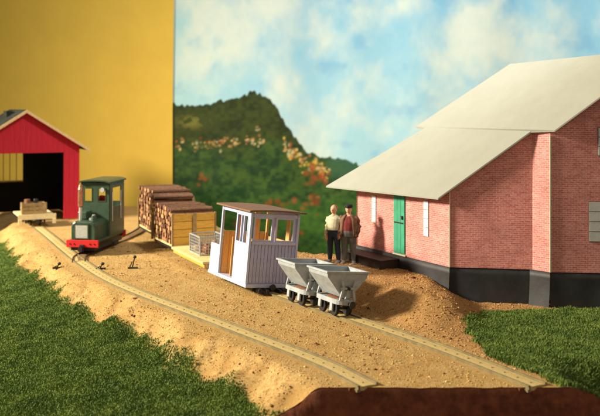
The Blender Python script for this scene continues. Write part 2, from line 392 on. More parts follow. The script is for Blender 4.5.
# local frame of every wagon: -y faces the camera along the track, x to the right, z up from the rail top
def wheelset(parent, y, r=.17, m='black'):
    o = MB().cyl((-.30, y, r), (.30, y, r), .028, n=8).build('axle', M['black'], parent)
    for s in (-1, 1):
        w = MB(); w.cyl((s * .175, y, r), (s * .225, y, r), r, n=20); w.cyl((s * .174, y, r), (s * .16, y, r), r + .02, n=20); w.cyl((s * .226, y, r), (s * .25, y, r), r * .35, n=10)
        w.build('wheel', M[m], parent, bevel=.004)
def coupler(parent, y, s, z=.28):
    MB().bar((0, y, z), (0, y + s * .16, z), .05, .05).build('drawbar', M['black'], parent)
    MB().cyl((0, y + s * .15, z), (0, y + s * .17, z), .09, n=14).build('buffer', M['black'], parent)

# ------------------------------------------------------------------ tipper wagons
def tipper():
    r = empty('tipper_wagon')
    L = .63; w = .30
    f = MB(); n = 10                                   # oval underframe with rounded ends
    def outline(w, L):
        pts = []
        for s in (-1, 1):
            for k in range(n + 1):
                t = math.pi * k / n; pts.append((s * -w * math.cos(t), s * (L - w * .75) + s * w * .75 * math.sin(t)))
        return pts
    po = outline(.29, L); pi_ = outline(.22, L - .07); N = len(po)
    vs = [(x, y, .30) for x, y in po] + [(x, y, .41) for x, y in po] + [(x, y, .41) for x, y in pi_] + [(x, y, .30) for x, y in pi_]
    fs = [(a * N + i, a * N + (i + 1) % N, ((a + 1) % 4) * N + (i + 1) % N, ((a + 1) % 4) * N + i) for a in range(4) for i in range(N)]
    f.add(vs, fs); f.build('underframe', M['hopper'], r, bevel=.006)
    for y in (-.30, .30):
        MB().b2((-.23, y - .05, .33), (.23, y + .05, .40)).build('cross_beam', M['hopper'], r)
    for y in (-.28, .28):
        wheelset(r, y)
        for s in (-1, 1):
            MB().b2((s * .28 - .025, y - .06, .12), (s * .28 + .025, y + .06, .31)).build('axle_box', M['hopper'], r, bevel=.01)
    coupler(r, -L, -1, .34); coupler(r, L, 1, .34)
    # V-shaped body, open on top
    W0, W1, Lb = .60, .12, .47; zt, zk, zb = 1.07, .96, .47; th = .028
    for e in (-1, 1):
        body = MB().prism([(-W0, e * Lb, zt), (-W0 + .03, e * Lb, zk), (-W1, e * Lb, zb), (0, e * Lb, zb - .04), (W1, e * Lb, zb), (W0 - .03, e * Lb, zk), (W0, e * Lb, zt)], (0, -e * th, 0)).build('end_plate', M['hopper'], r)
        MB().b2((-.12, e * Lb, .60), (.12, e * (Lb + .03), .64)).build('end_rib', M['hopper'], body)
        MB().cyl((0, e * Lb, .70), (0, e * (Lb + .12), .70), .04, n=12).build('pivot', M['black'], body)
        q = Lb - th - .001
        MB().prism([(e * W0, -q, zt), (e * (W0 - .03), -q, zk), (e * W1, -q, zb), (e * (W1 - .01), -q, zb + .045), (e * (W0 - .03 - th), -q, zk + .01), (e * (W0 - th), -q, zt)], (0, 2 * q, 0)).build('side_plate', M['hopper'], r)
        MB().b2((e * (W0 + .03), -Lb + .03, zt - .012), (e * (W0 - .035), Lb - .03, zt + .035)).build('rim', M['hopper'], r)
        MB().b2((-W0 - .03, e * (Lb + .035), zt - .01), (W0 + .03, e * (Lb - .03), zt + .037)).build('rim', M['hopper'], r)
    MB().prism([(-W1 + .001, -q, zb), (0, -q, zb - .04), (W1 - .001, -q, zb), (W1 - .012, -q, zb + .04), (0, -q, zb), (-W1 + .012, -q, zb + .04)], (0, 2 * q, 0)).build('floor_plate', M['hopper_in'], r)
    for s in (-1, 1):                                   # stands at the two ends: two splayed uprights, cradle and pivot
        y = s * (Lb + .07)
        for q in (-1, 1):
            st = MB(); st.bar((q * .21, y, .40), (q * .14, y, .71), .045, .06); st.bar((q * .14, y, .71), (q * .19, y, .88), .045, .05); st.build('stand', M['hopper'], r, bevel=.006)
        MB().bar((-.21, y - s * .01, .70), (.21, y - s * .01, .70), .06, .05).build('cradle', M['hopper'], r, bevel=.006)
        MB().bar((-.06, y + s * .0, .44), (.02, y + s * .0, .75), .03).build('catch', M['hopper'], r)
    MB().ball((0, 0, .38), (.20, .36, .07)).build('spilled_load', M['rust'], r)
    return r
t1 = tipper(); t2 = copy_tree(t1)
place(t1, T2, 22.58, R(6), R(-5)); place(t2, T2, 23.72, R(6), R(-4))
t1.location.x -= .10; t2.location.x -= .12
G = 'grey tipper wagons on the far track'
tag(t1, 'front grey tipper wagon with V-shaped body, nearest the front edge of the layout', 'wagon', G)
tag(t2, 'rear grey tipper wagon, coupled between the lilac cab wagon and the other tipper', 'wagon', G)

# ------------------------------------------------------------------ lilac cab wagon
def cabwagon():
    r = empty('cab_wagon'); hw = .74; y0, y1, yd = -1.35, 1.30, .62     # cab from y0 to yd, open platform behind
    zf = .20; H = 2.20
    MB().b2((-hw - .03, y0 - .02, .10), (hw + .03, y1 + .05, zf)).build('footplate', M['white'], r, bevel=.01)
    for y in (-.8, .7): wheelset(r, y, .13)
    for x in (-.2, .2):
        MB().b2((x - .035, y0 - .30, -.02), (x + .035, y0 + .1, .09)).build('bearer', M['black'], r)
    u = MB(); u.b2((-.5, y0 + .1, .0), (.5, y1 - .1, .10)); u.build('chassis', M['black'], r)
    coupler(r, y0 - .02, -1, .14)
    bb = MB(); 
    for s in (-1, 1): MB().cyl((s * .38, y0 - .02, .04), (s * .38, y0 - .2, .04), .07, n=12).build('buffer', M['black'], r)
    # near end wall: boarded below, two windows above
    nb = 13; bw = 2 * (hw - .05) / nb
    ew = MB().b2((-hw + .03, y0 + .03, zf), (hw - .03, y0 + .07, 1.34)).build('end_wall', M['lilac'], r)
    me_ = MB().b2((-bw / 2 + .007, -.03, 0), (bw / 2 - .007, 0, 1.10)).mesh('board'); me_.materials.append(M['lilac'])
    for k in range(nb):
        o = bpy.data.objects.new('board', me_); COL.objects.link(o); o.parent = ew; o.location = (-hw + .05 + bw * (k + .5), y0 + .03, zf + .04); o.scale = (1, 1, random.uniform(.985, 1.0))
    fr = MB()
    fr.b2((-hw + .05, y0 - .03, 1.30), (hw - .05, y0 + .05, 1.38)); fr.build('window_sill', M['lilacpaint'], r, bevel=.006)
    MB().b2((-hw + .05, y0 - .01, 2.062), (hw - .05, y0 + .05, 2.16)).build('window_rail', M['lilacpaint'], r, bevel=.006)
    for x0, x1 in ((-.66, -.06), (.02, .62)):
        w = MB(); t = .045
        w.b2((x0, y0 + .0, 1.38), (x0 + t, y0 + .04, 2.06)); w.b2((x1 - t, y0, 1.38), (x1, y0 + .04, 2.06)); w.b2((x0 + t, y0, 1.38), (x1 - t, y0 + .04, 1.38 + t)); w.b2((x0 + t, y0, 2.06 - t), (x1 - t, y0 + .04, 2.06))
        w.build('window_frame', M['lilacpaint'], r)
    for x in (-.02, .655): MB().b2((x - .035, y0 + .045, 1.34), (x + .035, y0 + .075, 2.1)).build('mullion', M['lilacpaint'], r)
    for sx in (-1, 1):
        for y, m_ in ((y0 + .03, 'white' if sx < 0 else 'lilacpaint'), (yd, 'white' if sx < 0 else 'orange')):
            MB().b2((sx * hw - .035, y - .035, zf), (sx * hw + .035, y + .035, H - .02)).build('corner_post', M[m_], r, bevel=.005)
    # left side: white wall with narrow window next to the near corner, then doorway
    ls = MB(); x = -hw; ym = -.38
    ls.b2((x - .018, y0 + .065, zf), (x + .018, ym, 1.30)); ls.b2((x - .018, y0 + .065, 2.05), (x + .018, ym, H - .02))
    ls.b2((x - .018, y0 + .065, 1.30), (x + .018, y0 + .16, 2.05)); ls.b2((x - .018, ym - .09, 1.30), (x + .018, ym, 2.05))
    sw = ls.build('side_wall', M['white'], r)
    wf = MB(); 
    for ya, yb in ((y0 + .16, -.93), (-.75, ym - .09)):
        wf.b2((x - .03, ya, 1.30), (x + .03, ya + .04, 2.05)); wf.b2((x - .03, yb - .0, 1.30), (x + .03, yb + .04, 2.05))
    wf.b2((x - .03, y0 + .16, 1.26), (x + .03, ym - .05, 1.298)); wf.build('window_frame', M['white'], r)
    # low white panel closing the platform
    MB().b2((x - .02, .70, zf), (x + .02, y1, 1.02)).build('platform_panel', M['white'], r)
    MB().b2((x + .02, y1 - .04, zf), (hw, y1, 1.02)).build('platform_end', M['white'], r)
    # orange boards inside: far wall and right wall, lower halves
    nb = 7; bw = (hw * 2 - .12) / nb
    for k in range(nb):
        xx = -hw + .06 + bw * (k + .5)
        if k == 4: continue
        hh = 1.45 if k not in (2, 5) else 2.14
        MB().b2((xx - bw / 2 + .006, yd - .02, zf), (xx + bw / 2 - .006, yd + .02, hh)).build('inner_board', M['orange'], r)
    nb = 9; bw = (yd - y0 - .10) / nb
    for k in range(nb):
        yy = y0 + .07 + bw * (k + .5); hh = 1.34 if k not in (2, 6) else 2.16
        MB().b2((hw - .02, yy - bw / 2 + .005, zf), (hw + .02, yy + bw / 2 - .005, hh)).build('side_board', M['orange'], r)
    # inner door standing half open in the doorway
    for k in range(4):
        MB().b2((-hw + .10 + k * .15, .03, zf), (-hw + .235 + k * .15, .06, 1.34)).build('door_board', M['orange'], r)
    MB().b2((hw - .05, y0 + .08, H - .14), (hw + .02, yd, H - .02)).build('top_rail', M['lilacpaint'], r)
    MB().b2((-hw - .015, ym, H - .12), (-hw + .02, yd, H - .02)).build('top_rail', M['white'], r)
    rf = MB(); n = 10; pts = []
    for k in range(n + 1):
        t = -1 + 2 * k / n; pts.append((t * (hw + .15), y0 - .16, H + .035 * (1 - t * t)))
    pts += [(p[0], p[1], p[2] + .045) for p in pts[::-1]]
    rf.prism(pts, (0, yd - y0 + .40, 0)).build('roof', M['roofbrown'], r)
    return r
cw = cabwagon(); place(cw, T2, 26.4, R(5.5)); cw.location.x -= .08
tag(cw, 'lilac and white boarded cab wagon with brown roof behind the two tipper wagons', 'wagon')

# ------------------------------------------------------------------ flat wagon with wire cage
def flat(L, hw, deckm, planks=True, z=.30):
    r = empty('flat_wagon')
    for y in (-L / 2 + .55, L / 2 - .55): wheelset(r, y, .15, 'silver' if planks else 'black')
    for s in (-1, 1):
        MB().b2((s * (hw - .09) - .03, -L / 2 + .03, z - .12), (s * (hw - .09) + .03, L / 2 - .03, z)).build('side_beam', M['yplank' if planks else 'black'], r)
        for y in (-L / 2 + .55, L / 2 - .55): MB().b2((s * .40 - .03, y - .08, .08), (s * .40 + .03, y + .08, z - .1)).build('axle_box', M['silver' if planks else 'black'], r, bevel=.01)
    n = int(L / .24); w = L / n
    for k in range(n):
        MB().b2((-hw, -L / 2 + k * w + .006, z), (hw, -L / 2 + (k + 1) * w - .006, z + .07)).build('deck_board', M[deckm], r)
    coupler(r, -L / 2, -1, .2); coupler(r, L / 2, 1, .2)
    return r
fw = flat(3.4, .74, 'deck'); place(fw, T2, 29.7)
tag(fw, 'flat wagon with pale plank deck and wire cage, between cab wagon and timber', 'wagon')
def on(root, p):
    return root.location + Matrix.Rotation(root.rotation_euler.z, 3, 'Z') @ Vector(p)
cg = empty('wire_cage', on(fw, (-.02, -.05, .372)), fw.rotation_euler.z, label='grey wire mesh cage standing on the pale flat wagon', cat='cage')
cx, cy, ch = .44, .52, .60
c = MB()
for x in (-cx, cx):
    for y in (-cy, cy): c.b2((x - .022, y - .022, 0), (x + .022, y + .022, ch))
for z in (.02, ch):
    for s in (-1, 1):
        c.b2((-cx, s * cy - .018, z - .018), (cx, s * cy + .018, z + .018)); c.b2((s * cx - .018, -cy, z - .018), (s * cx + .018, cy, z + .018))
c.build('cage_frame', M['wire'], cg)
for s in (-1, 1):
    a = MB(); b_ = MB()
    for k in range(1, 9):
        x = -cx + 2 * cx * k / 9; a.b2((x - .007, s * cy - .007, 0), (x + .007, s * cy + .007, ch)); y = -cy + 2 * cy * k / 9; b_.b2((s * cx - .007, y - .007, 0), (s * cx + .007, y + .007, ch))
    for k in range(1, 6):
        z = ch * k / 6; a.b2((-cx, s * cy - .006, z - .006), (cx, s * cy + .006, z + .006)); b_.b2((s * cx - .006, -cy, z - .006), (s * cx + .006, cy, z + .006))
    a.build('mesh_panel', M['wire'], cg); b_.build('mesh_panel', M['wire'], cg)
for k, (x, y, rr, lb) in enumerate(((-.12, -.30, .17, 'round brown sack in the front of the wire cage'), (.22, -.12, .20, 'largest brown sack at the right side of the wire cage'), (-.18, .22, .15, 'small brown sack at the back of the wire cage'))):
    s_ = MB().ball((0, 0, rr * .95), (rr, rr, rr)); s_.cyl((0, 0, rr * 1.75), (0, 0, rr * 2.05), rr * .35, rr * .5, 10)
    o = s_.build('sack', M['sack'], None, smooth=True); o.location = on(fw, (-.02 + x, -.05 + y, .375)); tag(o, lb, 'sack', 'brown sacks in the wire cage')

# ------------------------------------------------------------------ timber wagons
endm, nt, b = nodes('log_end'); oi = nt.nodes.new('ShaderNodeObjectInfo')
e = ramp(nt, oi.outputs['Random'], [(0, (.10, .04, .025)), (.4, (.24, .10, .045)), (.75, (.46, .24, .09)), (1, (.66, .42, .18))])
nt.links.new(e, b.inputs['Base Color']); b.inputs['Roughness'].default_value = .8
logs = []
for k in range(8):
    mb = MB(); n = 7; rr = .088 * random.uniform(.8, 1.12); L = .76; rings = []
    f = [random.uniform(.78, 1.12) for _ in range(n)]
    for x in (-L, 0, L):
        rings.append([(x, rr * f[i] * math.cos(2 * math.pi * i / n), rr * f[i] * math.sin(2 * math.pi * i / n) + (.01 if x == 0 else 0)) for i in range(n)])
    me = mb.rings(rings).mesh('log'); me.materials.append(M['bark']); me.materials.append(endm)
    for p in me.polygons:
        if len(p.vertices) == n: p.material_index = 1
    logs.append(me)
def timber(ymid, L, label, loglabel, grp, rows, seed, humps):
    random.seed(seed)
    r = flat(L, .76, 'deck', False); r.name = 'timber_wagon'; place(r, T2, ymid, 0, R(5))
    tag(r, label, 'wagon', 'timber wagons at the back of the far track')
    rz = r.rotation_euler.z; z0 = .37
    for e in (-1, 1):                                    # plank bulkheads with a centre stanchion
        y = e * (L / 2 - .04); ph = .27
        for k in range(4):
            MB().b2((-.76, y - .025, z0 + k * ph + .008), (.76, y + .025, z0 + (k + 1) * ph - .008)).build('bulkhead_plank', M['yplank'], r)
        MB().b2((-.07, y + e * .026, .25), (.07, y + e * .07, z0 + 4 * ph)).build('stanchion', M['crate'], r)
        for s in (-1, 1): MB().b2((s * .78 - .03, y - .04, .25), (s * .78 + .03, y + .04, z0 + 4 * ph + .02)).build('end_post', M['crate'], r)
    ORD = 'first second third fourth fifth sixth seventh eighth ninth tenth eleventh twelfth thirteenth fourteenth fifteenth sixteenth seventeenth'.split()
    for row in range(rows):
        n = int((L - .22) / .182)
        for k in range(n):
            y = -L / 2 + .18 + k * .182 + (.09 if row % 2 else 0) + random.uniform(-.01, .01)
            if y > L / 2 - .14: continue
            if row >= rows - 1 and not humps(y, row): continue
            z = z0 + .085 + row * .158 + random.uniform(-.008, .008)
            o = bpy.data.objects.new('log', random.choice(logs)); COL.objects.link(o)
            o.location = on(r, (random.uniform(-.05, .03), y, z)); o.rotation_euler = (random.uniform(0, 6), random.uniform(-.02, .02), rz + random.uniform(-.02, .02))
            tag(o, 'short bark-covered log, %s from the near end, %s row up, on %s' % (ORD[k], ORD[row], loglabel), 'log', grp)
    return r
tw1 = timber(32.75, 2.7, 'timber wagon with a yellow plank end facing the flat wagon', 'front timber wagon', 'logs on the front timber wagon', 8, 3, lambda y, r: True)
tw2 = timber(35.95, 3.0, 'rearmost timber wagon whose log stack stands higher than the one ahead', 'rear timber wagon', 'logs on the rear timber wagon', 10, 5, lambda y, r: y > -.7)
random.seed(99)

# ------------------------------------------------------------------ green locomotive
def loco():
    r = empty('locomotive'); hw = .66
    for y in (-.75, .75): wheelset(r, y, .24)
    MB().b2((-.55, -1.4, .12), (.55, 1.4, .40)).build('frame', M['black'], r)
    MB().b2((-hw, -1.45, .40), (hw, 1.45, .48)).build('footplate', M['green'], r)
    for e, mm in ((-1, 'red'), (1, 'red')):
        bm_ = MB().b2((-.72, e * 1.45 - .04, .24), (.72, e * 1.45 + .04, .49)).build('buffer_beam', M[mm], r, bevel=.01)
        for x in (-.55, -.36, .36, .55): MB().cyl((x, e * 1.49, .36), (x, e * 1.51, .36), .03, n=8).build('bolt', M['black'], bm_)
        MB().b2((-.10, e * 1.49, .10), (.10, e * 1.57, .34)).build('coupling_block', M['black'], r, bevel=.01)
        MB().cyl((0, e * 1.57, .2), (0, e * 1.70, .2), .10, n=14).build('buffer', M['black'], r)
    # bonnet with sloping shoulders
    def rr(w, z0, z1, ch):
        return [(-w, z0), (w, z0), (w, z1 - ch), (w - ch * .35, z1 - ch * .3), (w - ch, z1), (-w + ch, z1), (-w + ch * .35, z1 - ch * .3), (-w, z1 - ch)]
    secs = [(-1.40, .52, 1.08, .16), (-1.36, .55, 1.14, .18), (-.25, .55, 1.14, .18)]
    bn = MB().rings([[(x, y, z) for x, z in rr(w, .48, zt, ch_)] for y, w, zt, ch_ in secs]).build('bonnet', M['green'], r, bevel=.01)
    gf = MB(); gf.b2((-.36, -1.425, .56), (.22, -1.402, 1.02)); g = gf.build('radiator_grille', M['grille'], r)
    for k in range(9):
        z = .59 + k * .05; MB().b2((-.33, -1.435, z), (.19, -1.425, z + .02)).build('slat', M['silver'], g)
    fr = MB(); 
    for a, b in (((-.40, -1.44, .52), (-.36, -1.40, 1.06)), ((.22, -1.44, .52), (.26, -1.40, 1.06)), ((-.36, -1.44, 1.02), (.22, -1.40, 1.06)), ((-.36, -1.44, .52), (.22, -1.40, .56))): fr.b2(a, b)
    fr.build('grille_frame', M['green'], g)
    MB().b2((-.52, -.85, 1.14), (-.10, -.30, 1.42)).build('tank', M['green'], r, bevel=.04)
    MB().cyl((.25, -.9, 1.14), (.25, -.9, 1.30), .13, .10, 16).build('filler_dome', M['green'], r, bevel=.01)
    MB().cyl((.25, -.9, 1.30), (.25, -.9, 1.34), .06, n=12).build('filler_cap', M['silver'], r)
    # cab
    zc0, zc1, y0, y1 = .48, 2.42, -.25, 1.35
    cb = MB()
    cb.b2((-hw, y0, zc0), (hw, y0 + .05, 1.72)); cb.b2((-hw, y0, 2.22), (hw, y0 + .05, zc1))
    for a, b in ((-hw, -.52), (-.12, .12), (.52, hw)): cb.b2((a, y0, 1.72), (b, y0 + .05, 2.22))
    for s in (-1, 1):
        x = s * hw
        cb.b2((x - .025, y0 + .05, zc0), (x + .025, y1, 1.50)); cb.b2((x - .025, y0 + .05, 2.2), (x + .025, y1, zc1))
        cb.b2((x - .025, y0 + .05, 1.5), (x + .025, y0 + .35, 2.2)); cb.b2((x - .025, y1 - .35, 1.5), (x + .025, y1, 2.2))
    cb.b2((-hw + .026, y1 - .05, zc0), (hw - .026, y1, 1.6)); 
    for a, b in ((-hw + .026, -.55), (.55, hw - .026)): cb.b2((a, y1 - .05, 1.6), (b, y1, zc1))
    cb.b2((-.55, y1 - .05, 2.25), (.55, y1, zc1))
    cab = cb.build('cab', M['green'], r)
    for x0, x1 in ((-.52, -.12), (.12, .52)):
        w = MB(); t = .03
        w.b2((x0, y0 - .015, 1.72), (x0 + t, y0 + .015, 2.22)); w.b2((x1 - t, y0 - .015, 1.72), (x1, y0 + .015, 2.22)); w.b2((x0 + t, y0 - .015, 1.72), (x1 - t, y0 + .015, 1.72 + t)); w.b2((x0 + t, y0 - .015, 2.22 - t), (x1 - t, y0 + .015, 2.22)); w.build('window_frame', M['green'], cab)
    n = 12; pts = []
    for k in range(n + 1):
        t = -1 + 2 * k / n; pts.append((t * (hw + .08), y0 - .14, zc1 - .02 + .07 * (1 - t ** 4)))
    pts += [(p[0], p[1], p[2] + .05) for p in pts[::-1]]
    MB().prism(pts, (0, y1 - y0 + .26, 0)).build('roof', M['green'], r)
    # copper exhaust stack at the front left
    MB().cyl((-.30, -1.02, 1.1), (-.30, -1.02, 1.62), .07, n=14).build('exhaust_base', M['silver'], r)
    MB().rings([[(-.30 + q * math.cos(2 * math.pi * i / 16), -1.02 + q * math.sin(2 * math.pi * i / 16), z) for i in range(16)] for z, q in ((1.60, .08), (1.64, .115), (2.25, .115), (2.32, .09), (2.40, .07))]).build('exhaust_silencer', M['copper'], r, smooth=False)
    hl = MB().cyl((.42, y0 - .16, 2.16), (.42, y0 - .02, 2.16), .11, .07, 18).build('headlamp', M['green'], r); MB().cyl((.42, y0 - .18, 2.16), (.42, y0 - .16, 2.16), .095, n=18).build('lens', M['silver'], hl)
    MB().cyl((.30, -1.36, 1.22), (.30, -1.30, 1.22), .05, n=12).build('lamp', M['silver'], r)
    for y in (-.02, .9): MB().cyl((hw + .06, y, 1.0), (hw + .06, y, 2.05), .018, n=8).build('handrail', M['silver'], r)
    MB().cyl((.05, .35, 1.5), (.12, .30, 1.86), .16, .16, 14).build('brake_wheel', M['red'], r)
    for s in (-1, 1): MB().b2((s * .7 - .04, .1, .14), (s * .7 + .04, .6, .2)).build('step', M['black'], r)
    return r
lc = loco(); place(lc, T3, 32.6)
lc.rotation_euler.z = R(-8); lc.location = (-7.45, 33.1, RT); lc.scale = (.81, 1, 1)
tag(lc, 'dark green locomotive with red buffer beam and copper exhaust in front of shed', 'locomotive')

# ------------------------------------------------------------------ cream wagon at the shed
sw = flat(1.9, .76, 'cream', False, .42); sw.name = 'cream_wagon'; place(sw, T1, 40.0)
MB().b2((-.80, -.99, .30), (.80, -.95, .53)).build('end_board', M['cream'], sw)
for s in (-1, 1): MB().b2((s * .72 - .07, -1.02, .10), (s * .72 + .07, -.93, .30)).build('end_post', M['cream'], sw)
tag(sw, 'cream flat wagon standing in the doorway of the red shed', 'wagon')
cr = empty('crate', on(sw, (-.08, -.35, .495)), sw.rotation_euler.z, label='brown wooden crate on the cream wagon in the shed doorway', cat='crate')
for k in range(3):
    for y in (-.30, .30): MB().b2((-.46, y - .02, .02 + k * .16), (.46, y + .02, .16 + k * .16)).build('slat', M['crate'], cr)
    for x in (-.48, .48): MB().b2((x - .02, -.32, .02 + k * .16), (x + .02, .32, .16 + k * .16)).build('slat', M['crate'], cr)
MB().b2((-.44, -.28, 0), (.44, .28, .05)).build('bottom', M['crate'], cr)
for x, y in ((-.5, -.34), (.5, -.34), (0, -.34)): MB().b2((x - .035, y - .015, 0), (x + .035, y + .015, .5)).build('batten', M['crate'], cr)
for k, (x, y, q, mm, lb) in enumerate(((-.25, .0, .15, 'rust', 'rusty round tin standing left in the brown crate'), (.12, .05, .12, 'black', 'small black tin standing right in the brown crate'))):
    o = MB().cyl((0, 0, 0), (0, 0, .58), q, q * .85, 14).build('tin', M[mm], None, bevel=.01); o.location = on(cr, (x, y, .055)); tag(o, lb, 'tin')

# ------------------------------------------------------------------ red engine shed
a = R(27); sh = empty('engine_shed', (-12.5, 41.0, 0.06), a, label='red timber engine shed with grey felt roof and dark open doorway', cat='shed')
# local: x across the front, y back along the track
HWS, EH, RH, D = 2.45, 3.42, 4.98, 4.0; dw, dh = 1.72, 3.08
for x0, x1 in ((-HWS, -dw), (dw, HWS)):
    n = 3; w = (x1 - x0) / n
    for k in range(n):
        xa = x0 + k * w; xb = xa + w; 
        MB().prism([(xa + .003, 0, 0), (xb - .003, 0, 0), (xb - .003, 0, dh), (xa + .003, 0, dh)], (0, .08, 0)).build('front_board', M['shedred'], sh)
n = 20; w = 2 * HWS / n
for k in range(n):
    xa = -HWS + k * w; xb = xa + w; zt = lambda x: RH - (RH - EH) * abs(x) / HWS - .03
    MB().prism([(xa + .002, -.002, dh), (xb - .002, -.002, dh), (xb - .002, -.002, zt(xb)), (xa + .002, -.002, zt(xa))], (0, .08, 0)).build('gable_board', M['shedred'], sh)
MB().b2((-HWS, .08, 0), (-HWS + .06, D, EH - .05)).build('side_wall', M['shedred'], sh)
MB().b2((HWS - .06, .08, 0), (HWS, D, EH - .05)).build('side_wall', M['shedred'], sh)
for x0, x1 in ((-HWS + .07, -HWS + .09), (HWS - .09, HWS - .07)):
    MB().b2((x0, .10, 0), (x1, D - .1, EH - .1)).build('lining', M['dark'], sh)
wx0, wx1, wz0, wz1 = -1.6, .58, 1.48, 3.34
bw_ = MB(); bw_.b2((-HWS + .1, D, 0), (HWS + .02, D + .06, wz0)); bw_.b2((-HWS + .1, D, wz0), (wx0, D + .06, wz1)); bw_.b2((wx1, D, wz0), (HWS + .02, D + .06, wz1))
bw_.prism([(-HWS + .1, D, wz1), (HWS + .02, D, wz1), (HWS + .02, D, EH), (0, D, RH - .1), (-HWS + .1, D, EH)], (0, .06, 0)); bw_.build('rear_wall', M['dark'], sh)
rw = MB(); 
rw.b2((wx0, D - .03, wz0), (wx1, D - .0, wz0 + .07)); rw.build('rear_window', M['pine'], sh)
for k in range(1, 7):
    x = wx0 + (wx1 - wx0) * k / 7; MB().b2((x - .015, D + .01, wz0 + .07), (x + .015, D + .04, wz1)).build('glazing_bar', M['crate'], sh)
for s in (-1, 1):
    ov = .42; ex = s * (HWS + ov); ez = EH - (RH - EH) * ov / HWS
    rf = MB().prism([(0, -.28, RH), (ex, -.28, ez), (ex, -.28, ez + .07), (0, -.28, RH + .075)], (0, D + .6, 0)).build('roof', M['shedroof'], sh)
    MB().prism([(0, -.34, RH - .06), (ex, -.34, ez - .06), (ex, -.34, ez + .075), (0, -.34, RH + .08)], (0, .055, 0)).build('barge_board', M['pine'], sh)
    n = 14
    for k in range(n):
        t0 = k / n; zt_ = lambda t: RH + .08 + (ez - RH) * t
        if s < 0: MB().prism([(ex * t0, -.27, zt_(t0) + .005), (ex * (t0 + 1 / n + .01), -.27, zt_(t0 + 1 / n + .01) + .018), (ex * (t0 + 1 / n + .01), -.27, zt_(t0 + 1 / n + .01) + .035), (ex * t0, -.27, zt_(t0) + .012)], (0, D + .58, 0)).build('felt_strip', M['shedroof'], rf)
MB().b2((-.62, 1.4, RH - .28), (-.34, 2.3, RH + .03)).build('smoke_vent', M['shedroof'], sh)

# ------------------------------------------------------------------ brick barn
bm_, nt, b = nodes('printed_brick')
uv = nt.nodes.new('ShaderNodeUVMap'); bt = nt.nodes.new('ShaderNodeTexBrick'); nt.links.new(uv.outputs[0], bt.inputs['Vector'])
bt.inputs['Scale'].default_value = 1; bt.inputs['Brick Width'].default_value = .145; bt.inputs['Row Height'].default_value = .054; bt.inputs['Mortar Size'].default_value = .006
bt.inputs['Mortar Smooth'].default_value = .3; bt.inputs['Bias'].default_value = 0
bt.inputs['Color1'].default_value = (.58, .18, .16, 1); bt.inputs['Color2'].default_value = (.70, .29, .25, 1); bt.inputs['Mortar'].default_value = (.80, .48, .40, 1)
vn = nt.nodes.new('ShaderNodeTexNoise'); nt.links.new(uv.outputs[0], vn.inputs['Vector']); vn.inputs['Scale'].default_value = 1.4; vn.inputs['Detail'].default_value = 6; vn.inputs['Roughness'].default_value = .75
vo = nt.nodes.new('ShaderNodeTexVoronoi'); mp = nt.nodes.new('ShaderNodeMapping'); mp.inputs['Scale'].default_value = (6.9, 18.5, 1); nt.links.new(uv.outputs[0], mp.inputs[0]); nt.links.new(mp.outputs[0], vo.inputs['Vector'])
vb = nt.nodes.new('ShaderNodeSeparateColor'); nt.links.new(vo.outputs['Color'], vb.inputs[0])
c1 = mix(nt, 1, bt.outputs['Color'], ramp(nt, vn.outputs['Fac'], [(.3, (.78, .74, .74)), (.7, (1.16, 1.18, 1.2))]), 'MULTIPLY')
c1 = mix(nt, 1, c1, ramp(nt, vb.outputs[0], [(0, (.55, .50, .52)), (.25, (.95, .95, .95)), (1, (1.1, 1.06, 1.05))]), 'MULTIPLY')
nt.links.new(c1, b.inputs['Base Color']); b.inputs['Roughness'].default_value = .6; b.inputs['Specular IOR Level'].default_value = .35
bump(nt, b, bt.outputs['Fac'], -.15, .004)
M['brick'] = bm_
V3 = Vector
P1 = V3((.826, 28.6, 2.72)); P2 = V3((3.695, 24.1, 2.79)); P3 = V3((6.09, 23.72, 4.594)); PN = V3((3.94, 28.4, 4.57))
M1 = V3((6.60, 23.3, 4.63)); M2 = V3((3.72, 28.9, 4.61)); R2 = V3((6.86, 29.4, 6.64)); R1 = V3((9.13, 22.4, 6.70))
bx0 = (4.03, 24.2, 0); barn = empty('brick_barn', bx0, label='large red brick barn with pale grey card roof on a black plinth', cat='barn')
def slab(name, pts, th, m, parent, off):
    n = len(pts); mb = MB(off); mb.add([p for p in pts] + [p - V3((0, 0, th)) for p in pts], [list(range(n)), list(range(n, 2 * n))[::-1]] + [(i, (i + 1) % n, n + (i + 1) % n, n + i) for i in range(n)])
    return mb.build(name, m, parent)
def tri_z(pts, x, y):
    A = np.array([[p.x, p.y, 1] for p in pts]); z = np.array([p.z for p in pts]); c = np.linalg.lstsq(A, z, rcond=None)[0]; return float(c[0] * x + c[1] * y + c[2])
def bil(q, nu, nv):     # ruled roof sheet as a fine grid, upper and lower face
    a, b_, c_, d = q; return [[(a * (1 - u) + b_ * u) * (1 - v) + (d * (1 - u) + c_ * u) * v for u in np.linspace(0, 1, nu)] for v in np.linspace(0, 1, nv)]
def sheet(name, q, th, m, parent, off, nu=10, nv=10):
    g = bil(q, nu, nv); mb = MB(off); top = [p for r_ in g for p in r_]; bot = [p - V3((0, 0, th)) for p in top]; N = nu * nv; fs = []
    for j in range(nv - 1):
        for i in range(nu - 1):
            k = j * nu + i; fs += [(k, k + 1, k + nu + 1, k + nu), (N + k, N + k + nu, N + k + nu + 1, N + k + 1)]
    rim_ = [i for i in range(nu)] + [j * nu + nu - 1 for j in range(1, nv)] + [(nv - 1) * nu + i for i in range(nu - 2, -1, -1)] + [j * nu for j in range(nv - 2, 0, -1)]
    for i in range(len(rim_)): a_, b_ = rim_[i], rim_[(i + 1) % len(rim_)]; fs.append((a_, b_, N + b_, N + a_))
    return mb.add(top + bot, fs).build(name, m, parent)
P3b = P3 + (P3 - P2) * .02; PNb = PN + (PN - P1) * .02
